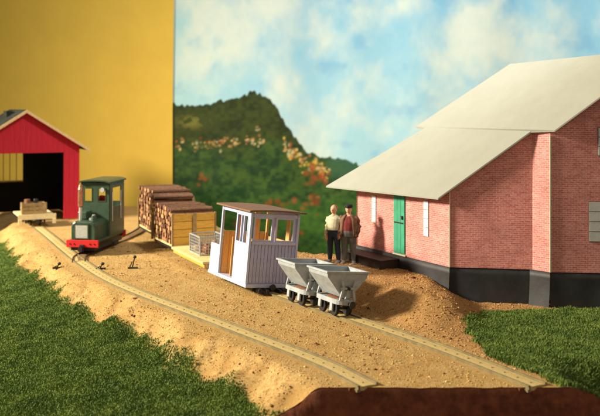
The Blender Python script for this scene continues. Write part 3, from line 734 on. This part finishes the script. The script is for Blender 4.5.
sheet('lean_to_roof', [P1, P2, P3, PN], .045, M['card'], barn, bx0)
sheet('main_roof', [M2, M1, R1, R2], .045, M['card'], barn, bx0)
sheet('roof_step', [P3 - V3((0, 0, .004)), M1 - V3((.01, -.01, .006)), M2 - V3((.01, 0, .006)), PN - V3((0, 0, .004))], .04, M['card'], barn, bx0, 3, 10)
sheet('back_roof', [R2, R1, R1 + V3((3.4, .6, -2.6)), R2 + V3((3.4, 1.3, -2.6))], .045, M['card'], barn, bx0)
ZP = .92
def wall(name, a, b, top_a, top_b, z0=ZP, th=.05, u0=0, extra=None, m=None, parent=None):
    a = V3((*a, 0)); b = V3((*b, 0)); d = (b - a); L = d.length; d /= L; nrm = V3((d.y, -d.x, 0))
    poly = [(0, z0), (L, z0), (L, top_b)] + (extra or []) + [(0, top_a)]
    n = len(poly); vs = [a + d * u + V3((0, 0, z)) for u, z in poly]; vs2 = [p - nrm * th for p in vs]
    mb = MB(bx0); mb.add(vs + vs2, [list(range(n)), list(range(n, 2 * n))[::-1]] + [(i, (i + 1) % n, n + (i + 1) % n, n + i) for i in range(n)])
    o = mb.build(name, m or M['brick'], parent or barn); uvl = o.data.uv_layers.new(name='UVMap'); off = V3(bx0)
    for lp in o.data.loops:
        p = o.data.vertices[lp.vertex_index].co + off - a; uvl.data[lp.index].uv = (p.dot(d) + u0, p.z)
    return o
A_ = (1.78, 28.15); C_ = (4.03, 24.2); D_ = (6.16, 23.86); E_ = (6.52, 23.45); F_ = (12.2, 23.0); Bk = (8.9, 29.0); Ap = (4.3, 28.2)
lo = [P1, P2, P3, PN]; hi_ = [M1, M2, R1, R2]
def roof_z(q, x, y):
    u = v = .5; a, b_, c_, d = q
    f = lambda u, v: (a * (1 - u) + b_ * u) * (1 - v) + (d * (1 - u) + c_ * u) * v
    for _ in range(12):
        p = f(u, v); du = (f(u + .01, v) - p) / .01; dv = (f(u, v + .01) - p) / .01; ex, ey = x - p.x, y - p.y; det = du.x * dv.y - du.y * dv.x
        u += (ex * dv.y - ey * dv.x) / det; v += (du.x * ey - du.y * ex) / det
    return f(u, v).z
mq = [M2, M1, R1, R2]
zl = lambda p: roof_z(lo, *p) - .055
zh = lambda p: roof_z(mq, *p) - .055
def under(q, a, b, n=8, drop=.055, umax=1e9):
    L = math.hypot(b[0] - a[0], b[1] - a[1]); return [(L * (1 - k / n), roof_z(q, b[0] + (a[0] - b[0]) * k / n, b[1] + (a[1] - b[1]) * k / n) - drop) for k in range(1, n) if L * (1 - k / n) < umax]
wl = wall('door_wall', A_, C_, zl(A_), zl(C_), extra=under(lo, A_, C_))
wg = wall('lean_to_gable', C_, D_, zl(C_), zl(D_) - .07, u0=4.5, extra=under(lo, C_, D_))
wr = wall('return_wall', D_, E_, 4.565, 4.60, u0=7)
e_ = (V3((*F_, 0)) - V3((*E_, 0))); eL = e_.length; e_ /= eL
uR = 2.5; rp = V3((*E_, 0)) + e_ * uR
wm = wall('main_gable', E_, F_, zh(E_), 4.4, u0=8, extra=[(uR, zh((rp.x, rp.y)))] + under(mq, E_, F_, 12, umax=uR - .1))
wall('rear_wall', Ap, A_, zl(Ap) - .9, zl(A_), u0=2); wall('rear_wall', (11.6, 28.2), Ap, 3.3, zl(Ap) - 1.2, u0=2); wall('side_wall', F_, (11.6, 28.2), 4.3, 4.0, u0=1)
def strip(p, z0, z1, w=.035):
    MB(bx0).b2((p[0] - w, p[1] - w - .012, z0), (p[0] + w * .3, p[1] + .01, z1)).build('corner_strip', M['edge'], barn)
strip(C_, ZP, zl(C_) - .06, .018); strip((E_[0] + .01, E_[1]), ZP, zh(E_) - .10, .024)
def on_wall(a, b, u, z, out):
    a = V3((*a, 0)); b = V3((*b, 0)); d = (b - a).normalized(); nrm = V3((d.y, -d.x, 0)); return a + d * u + nrm * out + V3((0, 0, z))
def wbox(name, m, a, b, u0, u1, z0, z1, o0, o1, parent=None):
    vs = [on_wall(a, b, u, z, o_) for o_ in (o0, o1) for u, z in ((u0, z0), (u1, z0), (u1, z1), (u0, z1))]
    return MB(bx0).add(vs, [(0, 1, 2, 3), (7, 6, 5, 4), (0, 4, 5, 1), (1, 5, 6, 2), (2, 6, 7, 3), (3, 7, 4, 0)]).build(name, m, parent or barn)
def u_px(a, b, px):     # where along a wall a given bearing falls
    k = (px - 300) / F_PX; ax, ay = a; bx, by = b; return (k * ay - ax) / ((bx - ax) - k * (by - ay)) * math.hypot(bx - ax, by - ay)
# door
u0, u1 = u_px(A_, C_, 394.5), u_px(A_, C_, 405.5)
dr = wbox('door', M['doorgreen'], A_, C_, u0, u1, .97, 2.68, .002, .02)
n = 3
for k in range(n): wbox('door_board', M['doorgreen'], A_, C_, u0 + (u1 - u0) * k / n + .006, u0 + (u1 - u0) * (k + 1) / n - .006, 1.0, 2.66, .02, .04, dr)
for z in (1.85, ): wbox('hinge', M['black'], A_, C_, u0 + .03, u1 - .05, z, z + .035, .041, .052, dr)
wbox('handle', M['black'], A_, C_, u1 - .14, u1 - .06, 1.98, 2.08, .041, .075, dr)
wbox('doorstep', M['edge'], A_, C_, u0 - .02, u1 + .05, .925, .965, .002, .06)
for px0, px1, z0, z1 in ((372.2, 376.4, 1.72, 2.55), (423.8, 429.0, 1.62, 2.62)):
    u0, u1 = u_px(A_, C_, px0), u_px(A_, C_, px1)
    w = wbox('window', M['winframe'], A_, C_, u0, u1, z0, z1, .002, .012)
    n = 4
    for k in range(n): wbox('pane', M['winwhite'], A_, C_, u0 + .014, u1 - .014, z0 + (z1 - z0) * k / n + .008, z0 + (z1 - z0) * (k + 1) / n - .008, .012, .022, w)
def big_window(u0, u1, z0, z1, nu, nv):
    w = wbox('window', M['winframe'], E_, F_, u0, u1, z0, z1, .002, .014)
    for i in range(nu):
        for k in range(nv):
            wbox('pane', M['wingrey'], E_, F_, u0 + .02 + (u1 - u0 - .02) * i / nu, u0 + (u1 - u0 - .02) * (i + 1) / nu, z0 + .02 + (z1 - z0 - .02) * k / nv, z0 + (z1 - z0 - .02) * (k + 1) / nv, .014, .026, w)
ub = u_px(E_, F_, 588.5); big_window(ub, ub + 1.5, 1.72, 2.78, 2, 4)
uc = u_px(E_, F_, 597.5); big_window(uc, uc + 1.0, 3.95, 4.70, 2, 3)
# plinth of black card, slightly draped
def skirt(name, pts, z1, out=.03, flare=.10):
    mb = MB(bx0); rows = []; P = []
    for i in range(len(pts) - 1):
        a, b_ = V3((*pts[i], 0)), V3((*pts[i + 1], 0)); n = max(2, int((b_ - a).length / .08))
        for k in range(n): P.append((a + (b_ - a) * k / n, (b_ - a).normalized()))
    P.append((V3((*pts[-1], 0)), P[-1][1])); nz = 7; rows = []
    for j in range(nz + 1):
        t = j / nz; z = z1 * t - .25 * (1 - t)
        rows.append([p + V3((d.y, -d.x, 0)) * (out + flare * (1 - t) ** 2 + .05 * (mn.noise(V3((p.x * 1.6, p.y * 1.6, t * 1.1))) ) * (1 - t * .8)) + V3((0, 0, z)) for p, d in P])
    N = len(P); inner = [[p - V3((d.y, -d.x, 0)) * .1 + V3((0, 0, z1)) for p, d in P]]; rows = rows + inner
    mb.add([p for r_ in rows for p in r_], [(j * N + i, j * N + i + 1, (j + 1) * N + i + 1, (j + 1) * N + i) for j in range(nz + 1) for i in range(N - 1)])
    return mb.build(name, M['plinth'], barn, smooth=True)
skirt('plinth_skirt', [A_, C_], ZP); skirt('plinth_skirt', [C_, D_], ZP - .01, -.02, .04); skirt('plinth_skirt', [(6.10, 23.86), (E_[0] + .0, E_[1])], ZP, .02, .10); skirt('plinth_skirt', [E_, F_], ZP - .012, -.01, .03)

# loading platform in front of the door
k0 = on_wall(A_, C_, -.05, 0, .04); d_ = (V3((*C_, 0)) - V3((*A_, 0))).normalized(); n_ = V3((d_.y, -d_.x, 0))
dk = empty('loading_dock', k0, 0, label='dark brown card loading platform below the green barn door', cat='platform')
qa = [V3((0, 0, 0)), d_ * 2.3, d_ * 2.3 + n_ * .62, n_ * .62]
for nm, th0, th1, q in (('platform_body', .0, .78, 0), ('platform_top', .78, .82, .03)):
    pts = [p + (n_ * q if i > 1 else V3()) + (d_ * q if i in (1, 2) else V3()) for i, p in enumerate(qa)]
    MB().prism([p + V3((0, 0, th0)) for p in pts], (0, 0, th1 - th0 - .002)).build(nm, M['dock'], dk, bevel=.008)
MB().prism([qa[2] + d_ * .03 + n_ * .004 + V3((0, 0, 0)), qa[2] - d_ * .02 + n_ * .004, qa[2] - d_ * .02 + n_ * .004 + V3((0, 0, .775)), qa[2] + d_ * .03 + n_ * .004 + V3((0, 0, .775))], n_ * .03).build('corner_post', M['black'], dk)

# ------------------------------------------------------------------ the two men
def voxel(mb, vs=.014):
    me = mb.mesh('body'); o = bpy.data.objects.new('tmp', me); COL.objects.link(o)
    md = o.modifiers.new('r', 'REMESH'); md.mode = 'VOXEL'; md.voxel_size = vs; md.use_smooth_shade = True
    s_ = o.modifiers.new('s', 'SMOOTH'); s_.factor = .5; s_.iterations = 3
    dg = bpy.context.evaluated_depsgraph_get(); out = bpy.data.meshes.new_from_object(o.evaluated_get(dg)); bpy.data.objects.remove(o); return out
def limb(mb, pts, n=14):          # pts: (x, y, z, rx, ry)
    rings = []
    for i, (x, y, z, rx, ry) in enumerate(pts):
        p = V3((x, y, z)); a = V3(pts[max(i - 1, 0)][:3]); b = V3(pts[min(i + 1, len(pts) - 1)][:3]); q = V3((0, 0, 1)).rotation_difference((b - a).normalized())
        rings.append([p + q @ V3((rx * math.cos(2 * math.pi * k / n), ry * math.sin(2 * math.pi * k / n), 0)) for k in range(n)])
    mb.rings(rings)
def man(name_label, loc, rz, H, kind):
    r = empty('person', loc, rz, label=name_label, cat='person')
    b = MB(); fat = 1.0 if kind == 0 else 1.18
    for s in (-1, 1):
        limb(b, [(s * .135, .02, .05, .055, .06), (s * .13, .02, .12, .060, .065), (s * .125, .015, .30, .078, .085), (s * .115, .0, .50, .080 * fat, .088), (s * .105, .0, .72, .098 * fat, .105), (s * .09, .0, .90, .115 * fat, .12)])
        limb(b, [(s * .145, .09, .035, .035, .03), (s * .145, .07, .05, .05, .045), (s * .15, -.06, .045, .052, .042), (s * .155, -.17, .035, .05, .032), (s * .155, -.21, .03, .03, .02)])
    limb(b, [(0, .0, .82, .17 * fat, .13 * fat), (0, -.01, .95, .185 * fat, .14 * fat), (0, -.02, 1.08, .18 * fat, .14 * fat), (0, -.01, 1.22, .20 * fat, .14 * fat), (0, 0, 1.36, .205 * fat, .125), (0, .01, 1.43, .15, .095), (0, .01, 1.47, .07, .065)])
    limb(b, [(0, .01, 1.42, .062, .065), (0, -.005, 1.54, .055, .06)])
    hx = 0; hz = 1.63
    b.ball((hx, -.012, hz), (.090, .104, .125), 16, 12); b.ball((hx, -.045, hz - .065), (.062, .066, .055), 12, 8)
    b.ball((hx, -.118, hz - .012), (.017, .026, .026), 8, 6)
    for s in (-1, 1): b.ball((hx + s * .078, .0, hz - .01), (.014, .025, .032), 8, 6)
    hands = []
    if kind == 0:    # right arm hanging by the side, left arm bent with hand at the belt
        arms = [[(-.175, .0, 1.385), (-.245, .03, 1.11), (-.235, -.05, .88)], [(.175, .0, 1.385), (.245, .03, 1.11), (.235, -.06, .89)]]
    else:            # both hands in the jacket pockets
        arms = [[(-.225, .0, 1.36), (-.275, .05, 1.11), (-.23, -.08, .92)], [(.225, .0, 1.36), (.285, .05, 1.11), (.24, -.08, .90)]]
    for j, (a, e, w) in enumerate(arms):
        s = -1 if j == 0 else 1
        a, e, w = V3(a), V3(e), V3(w)
        limb(b, [(*a, .056, .056), (*((a + e) / 2), .062, .062), (*e, .052, .052), (*((e + w) / 2), .047, .047), (*w, .036, .036)])
        dr = (w - e).normalized(); h = w + dr * .05
        limb(b, [(*w, .028, .034), (*(w + dr * .04), .022, .04), (*(w + dr * .09), .018, .042), (*(w + dr * .10), .014, .036)])
        if kind == 0:
            fw_ = V3((0, -1, 0)) if abs(dr.z) > .7 else V3((0, 0, -1)); sd = dr.cross(V3((s, 0, 0))).normalized()
            for q, ln in enumerate((.060, .070, .066, .052)):
                p0 = w + dr * .09 + sd * (-.030 + .020 * q); b.cyl(p0, p0 + dr * ln * .5 - V3((s * .004, 0, 0)), .0095, .009, 8); b.cyl(p0 + dr * ln * .5 - V3((s * .004, 0, 0)), p0 + dr * ln - V3((s * .022, 0, 0)), .009, .007, 8)
            p0 = w + dr * .03 + sd * -.034; b.cyl(p0, p0 + dr * .05 - sd * .022, .011, .009, 8)
    me = voxel(b, .0105)
    ms = ['skin', 'shirt' if kind == 0 else 'jumper', 'navy' if kind == 0 else 'greytr', 'shoe', 'jacket']
    for k in ms: me.materials.append(M[k])
    A0 = [[V3(q) for q in a] for a in arms]
    for p in me.polygons:
        c_ = p.center
        if c_.z < .095: i = 3
        elif c_.z > 1.475 or (c_.z > 1.42 and c_.y < -.045 and abs(c_.x) < .045): i = 0
        else:
            i = 1 if c_.z > .99 else 2
            for a, e, w in A0:
                dd = (w - e).normalized()
                t = (c_ - e).dot(dd)
                if (c_ - (e + dd * t)).length < .075 and t > 0 and abs(c_.x) > .13: i = 1 if t < (w - e).length - .02 else 0
                if kind == 1 and (abs(c_.x) > .21 and c_.z < 1.4 and c_.z > .9) and i == 1: i = 4
                if kind == 1 and i == 0: i = 4
        p.material_index = i
    o = bpy.data.objects.new('body', me); COL.objects.link(o); o.parent = r
    # face details
    for s in (-1, 1):
        e = MB().ball((s * .033, -.108, hz + .012), (.011, .008, .007), 8, 6).build('eye', M['winwhite'], r, smooth=True); MB().ball((s * .033, -.115, hz + .012), (.006, .004, .006), 8, 6).build('pupil', M['black'], e)
        MB().bar((s * .05, -.104, hz + .036), (s * .014, -.118, hz + .038), .008, .006).build('eyebrow', M['hair_blond' if kind == 0 else 'blackcloth'], r)
    MB().ball((0, -.110, hz - .062), (.024, .008, .006), 8, 6).build('mouth', M['sack'], r)
    if kind == 0:
        h = MB(); rs = []
        for t, q in ((.0, 1.07), (.35, 1.07), (.7, 1.07), (1.1, 1.08), (1.45, 1.07), (1.75, 1.03)):
            rs.append([V3((.092 * q * math.sin(t + .02) * math.cos(k * 2 * math.pi / 18), .034 + .102 * q * math.sin(t + .02) * math.sin(k * 2 * math.pi / 18), hz + .01 + .125 * q * math.cos(t) - .0)) for k in range(18)])
        h.rings(rs[::-1]); h.build('hair', M['hair_blond'], r, smooth=True)
        c2 = MB(); limb(c2, [(0, -.01, 1.43, .082, .085), (0, -.01, 1.475, .068, .072)], 16); c2.build('collar', M['shirt'], r, smooth=True)
        MB().rings([[V3((.195 * math.cos(t * math.pi / 9), -.012 + .150 * math.sin(t * math.pi / 9), z)) for t in range(18)] for z in (.975, 1.01)]).build('belt', M['black'], r, smooth=True)
    else:
        h = MB(); h.rings([[V3((.096 * q * math.cos(k * math.pi / 9), -.005 + .112 * q * math.sin(k * math.pi / 9), z)) for k in range(18)] for z, q in ((hz + .03, 1.04), (hz + .06, 1.16), (hz + .09, 1.18), (hz + .12, 1.02), (hz + .135, .6))]); h.build('cap', M['blackcloth'], r, smooth=True)
        MB().rings([[V3((.07 * q * math.cos(k * math.pi / 7), -.09 + .07 * q * math.sin(k * math.pi / 7), z)) for k in range(14)] for z, q in ((hz + .036, .95), (hz + .048, 1.0))]).build('cap_peak', M['blackcloth'], r, smooth=True)
        h = MB(); h.rings([[V3((.094 * math.cos(k * math.pi / 9), .016 + .100 * math.sin(k * math.pi / 9), z)) for k in range(18)] for z in (hz - .03, hz + .05)]); h.build('hair', M['blackcloth'], r, smooth=True)
        # open jacket: a shell round the back and sides, fronts apart
        N = 22; rows = []
        for z, rx, ry, gap in ((.80, .272, .205, .62), (.92, .270, .20, .60), (1.05, .26, .195, .58), (1.20, .255, .19, .52), (1.34, .255, .165, .45), (1.425, .17, .12, .40), (1.47, .095, .09, .5)):
            rows.append([(rx * math.sin(t), -ry * math.cos(t) + .005, z + .004 * math.sin(9 * t)) for t in np.linspace(gap, 2 * math.pi - gap, N)])
        mb = MB(); mb.add([p for r_ in rows for p in r_], [(j * N + i, j * N + i + 1, (j + 1) * N + i + 1, (j + 1) * N + i) for j in range(len(rows) - 1) for i in range(N - 1)])
        o = mb.build('jacket', M['jacket'], r, smooth=True); sd = o.modifiers.new('t', 'SOLIDIFY'); sd.thickness = .016
        for s in (-1, 1):
            m_ = MB(); limb(m_, [(s * .175, .0, 1.41, .070, .070), (s * .24, .02, 1.27, .080, .080), (s * .28, .05, 1.11, .074, .074), (s * .262, -.01, 1.0, .068, .068), (s * .238, -.07, .90, .062, .062)]); m_.build('sleeve', M['jacket'], r, smooth=True)
    r.scale = (H / 1.745 * 1.08, H / 1.745 * 1.05, H / 1.745)
    return r
def gz(x, y): return float(ground_z(x, y))
x, y = 1.02, 27.1; man('bare-headed man in a cream shirt and dark trousers, left of the capped man', (x, y, gz(x, y) - .01), R(-28), 1.72, 0)
x, y = 1.46, 26.95; man('man in black cap, brown jacket and dark red jumper beside the barn', (x, y, gz(x, y) - .01), R(-14), 1.76, 1)

# ------------------------------------------------------------------ point levers
def lever(x, y, h, label, a):
    z = gz(x, y); r = empty('point_lever', (x, y, z), a, label=label, cat='lever', group='point levers by the tracks')
    MB().b2((-.16, -.06, 0), (.16, .06, .05)).build('base', M['black'], r, bevel=.01)
    MB().bar((-.02, 0, .04), (.06, 0, h), .035, .035).build('arm', M['black'], r)
    MB().ball((.06, 0, h), (.06, .05, .05)).build('weight', M['black'], r, smooth=True)
    MB().bar((-.10, 0, .05), (-.02, 0, h * .6), .03, .03).build('bracket', M['black'], r)
lever(-5.4, 29.1, .38, 'tallest black point lever, standing alone on the sand right of the locomotive', 0)
lever(-7.95, 29.5, .16, 'low black point lever left of the near track', .3)
lever(-6.42, 29.0, .18, 'short black point lever right of the near track in front of the locomotive', .2)

# ------------------------------------------------------------------ backdrop print and ochre wall
YB = 49.0
bxs = np.arange(-9, 24.01, .048); bzs = np.arange(-4.6, 17, .048); BX, BZ = np.meshgrid(bxs, bzs)
PX = 300 + F_PX * BX / YB; PY = HOR - F_PX * (BZ - CAM_H) / YB
def L3(c): c = np.array(c, float) / 255; return np.where(c <= .04045, c / 12.92, ((c + .055) / 1.055) ** 2.4)
def lerp(a, b, t): return a * (1 - t[..., None]) + b * t[..., None]
skyt = np.clip(PY / 170, -.6, 1)
top = L3((128, 184, 212)); bot = L3((162, 206, 218)); col = lerp(np.broadcast_to(top, PX.shape + (3,)), np.broadcast_to(bot, PX.shape + (3,)), np.clip(skyt, 0, 1))
lf = np.clip((260 - PX) / 90, 0, 1); col = lerp(col, np.broadcast_to(L3((165, 208, 208)), col.shape), lf * .75)
cl = fbm(PX / 40 + 3, PY / 44 + 7, 60, 6) * .6 + fbm(PX / 90 + PY / 160, PY / 110, 80, 4) * .4 + (fbm(PX / 9, PY / 14, 31, 3) - .5) * .16
def blob(cx, cy, rx, ry): return np.exp(-(((PX - cx) / rx) ** 2 + ((PY - cy) / ry) ** 2))
cb_ = .0
for a_ in ((275, 62, 20, 34, .8), (235, 70, 13, 20, .6), (355, 115, 20, 14, .9), (402, 100, 16, 16, .8), (470, 32, 42, 30, .9), (322, 30, 24, 22, .5), (590, 25, 40, 25, .7), (375, 128, 40, 12, .5), (205, 90, 18, 12, .3), (545, 10, 30, 20, .4), (430, 60, 24, 14, .4)): cb_ = cb_ + a_[4] * blob(*a_[:4])
cloud = sm(cb_ * .42 + (cl - .5) * 2.4, -.30, .62); col = lerp(col, np.broadcast_to(L3((222, 226, 204)), col.shape), cloud * .66)
dk_ = sm(fbm(PX / 30, PY / 22, 99, 4), .55, .8) * (1 - cloud); col = lerp(col, np.broadcast_to(L3((105, 165, 205)), col.shape), dk_ * .5)
sil = np.interp(PX, [100, 172, 185, 200, 225, 240, 246, 252, 259, 268, 275, 282, 290, 300, 312, 330, 350, 372, 400, 450, 520, 640, 700], [106, 104, 106, 104, 101, 97, 93, 90.5, 92, 98, 104, 118, 130, 146, 154, 157, 162, 168, 180, 196, 205, 200, 190])
sil = sil + (vnoise(PX / 2.6, PX * 0, 5) - .5) * 4.0 + (vnoise(PX / 7, PX * 0, 6) - .5) * 3
hill = sm(PY - sil, -.8, .8); dp = PY - sil
n1 = fbm(PX / 4.2, PY / 3.4, 120, 4) * .6 + fbm(PX / 12, PY / 9, 121, 3) * .4; n2_ = fbm(PX / 34, PY / 24, 140, 3)
gA = lerp(np.broadcast_to(L3((56, 68, 24)), col.shape), np.broadcast_to(L3((30, 44, 16)), col.shape), sm(n1, .25, .75))
gB = lerp(np.broadcast_to(L3((60, 86, 34)), col.shape), np.broadcast_to(L3((24, 54, 26)), col.shape), sm(n1, .28, .72))
gC = lerp(np.broadcast_to(L3((66, 108, 38)), col.shape), np.broadcast_to(L3((20, 56, 26)), col.shape), sm(n1 * .6 + n2_ * .4, .25, .72))
hc = lerp(gA, gB, sm(PY + (n2_ - .5) * 30, 138, 158)); hc = lerp(hc, gC, sm(PY + (n2_ - .5) * 40, 180, 215))
fr_ = sm(PX, 322, 335) * (1 - sm(dp, 12, 26)); hc = lerp(hc, np.broadcast_to(L3((52, 92, 66)), hc.shape), fr_ * .8)
mead = blob(192, 122, 16, 7) * sm(n1, .45, .6); hc = lerp(hc, np.broadcast_to(L3((120, 118, 50)), hc.shape), np.clip(mead, 0, 1) * .8)
col = lerp(col, hc, hill)
rs_ = np.random.default_rng(5)
def spots(n, fx, fy, cols, r0, r1):
    global col
    for k in range(n):
        cx = fx(); cy = fy(cx); w = rs_.uniform(r0, r1); h = w * rs_.uniform(.6, 1.5); c = cols[rs_.integers(len(cols))]
        i0, i1 = np.searchsorted(bxs, ((cx - 3 * w - 300) / F_PX * YB, (cx + 3 * w - 300) / F_PX * YB)); zlo = CAM_H - (cy + 3 * h - HOR) / F_PX * YB; zhi = CAM_H - (cy - 3 * h - HOR) / F_PX * YB; j0, j1 = np.searchsorted(bzs, (zlo, zhi))
        sx = slice(i0, i1); sy = slice(j0, j1); f = np.exp(-(((PX[sy, sx] - cx) / w) ** 2 + ((PY[sy, sx] - cy) / h) ** 2) ** 1.5)
        col[sy, sx] = lerp(col[sy, sx], np.broadcast_to(L3(c), col[sy, sx].shape), f * rs_.uniform(.35, .8))
hs = [(196, 150, 92), (214, 184, 120), (176, 120, 60), (150, 60, 36), (190, 190, 150), (168, 140, 96)]
spots(90, lambda: rs_.uniform(176, 264), lambda x: 143 + rs_.normal(0, 3) + 3 * math.sin(x / 14), hs, .7, 1.5)
spots(120, lambda: rs_.uniform(284, 330), lambda x: 147 + (x - 284) * .62 + rs_.normal(0, 4.5), hs + [(224, 190, 84), (214, 180, 80), (224, 190, 84)], .7, 1.7)
spots(3, lambda: 258 + rs_.normal(0, 2), lambda x: 130 + rs_.normal(0, 3), hs, 1, 2.4)
spots(16, lambda: rs_.uniform(262, 322), lambda x: 204 + rs_.normal(0, 7), [(150, 62, 30), (130, 50, 28), (160, 96, 50)], 1.4, 3.6)
spots(12, lambda: rs_.uniform(302, 326), lambda x: 178 + rs_.normal(0, 8), [(160, 66, 32), (140, 60, 34)], 1.5, 3.6)
spots(5, lambda: 200 + rs_.normal(0, 4), lambda x: 178 + rs_.normal(0, 4), [(140, 66, 34)], 1.5, 3.5)
spots(14, lambda: rs_.uniform(215, 330), lambda x: 238 + rs_.normal(0, 10), [(150, 70, 36), (96, 110, 44)], 2, 4.5)
me = grid_mesh('backdrop_print', BX, YB + .12 * np.sin(BX * .55 + .4) * sm(BX, -7, 0) + .03 * np.sin(BX * 1.7) * sm(BX, -7, 0), BZ, np.concatenate([col, np.ones(col.shape[:2] + (1,))], -1), 'print')
m, nt, b = nodes('printed_paper'); at = nt.nodes.new('ShaderNodeAttribute'); at.attribute_name = 'print'
nt.links.new(mix(nt, 1, at.outputs['Color'], ramp(nt, ntex(nt, 3, 4), [(.3, (.96, .96, .95)), (.7, (1, 1, 1))]), 'MULTIPLY'), b.inputs['Base Color']); b.inputs['Roughness'].default_value = .5; b.inputs['Specular IOR Level'].default_value = .3
me.materials.append(m); br = empty('backdrop', (0, 0, 0), label='printed backdrop of a wooded hill with village under a cloudy blue sky', cat='backdrop')
br.location = (0, YB, 0); o = bpy.data.objects.new('printed_sheet', me); COL.objects.link(o); o.parent = br; o.location = (0, -YB, 0)
MB().b2((-8.8, .45, -4.6), (24, .55, 17)).build('backing_board', M['floor'], br)
M['ochre'] = mat('ochre_paper', (.61, .42, .062), .75, .05, .8, bmp=.12, spec=.2)
ow = MB().prism([(-34, 48.93, -4.6), (-6.93, 48.93, -4.6), (-6.93, 48.93, 5), (-6.76, 48.93, 17), (-34, 48.93, 17)], (0, .03, 0)).build('ochre_wall', M['ochre'])
tag(ow, 'plain ochre yellow wall panel behind the red shed, left of the printed hills', 'wall')
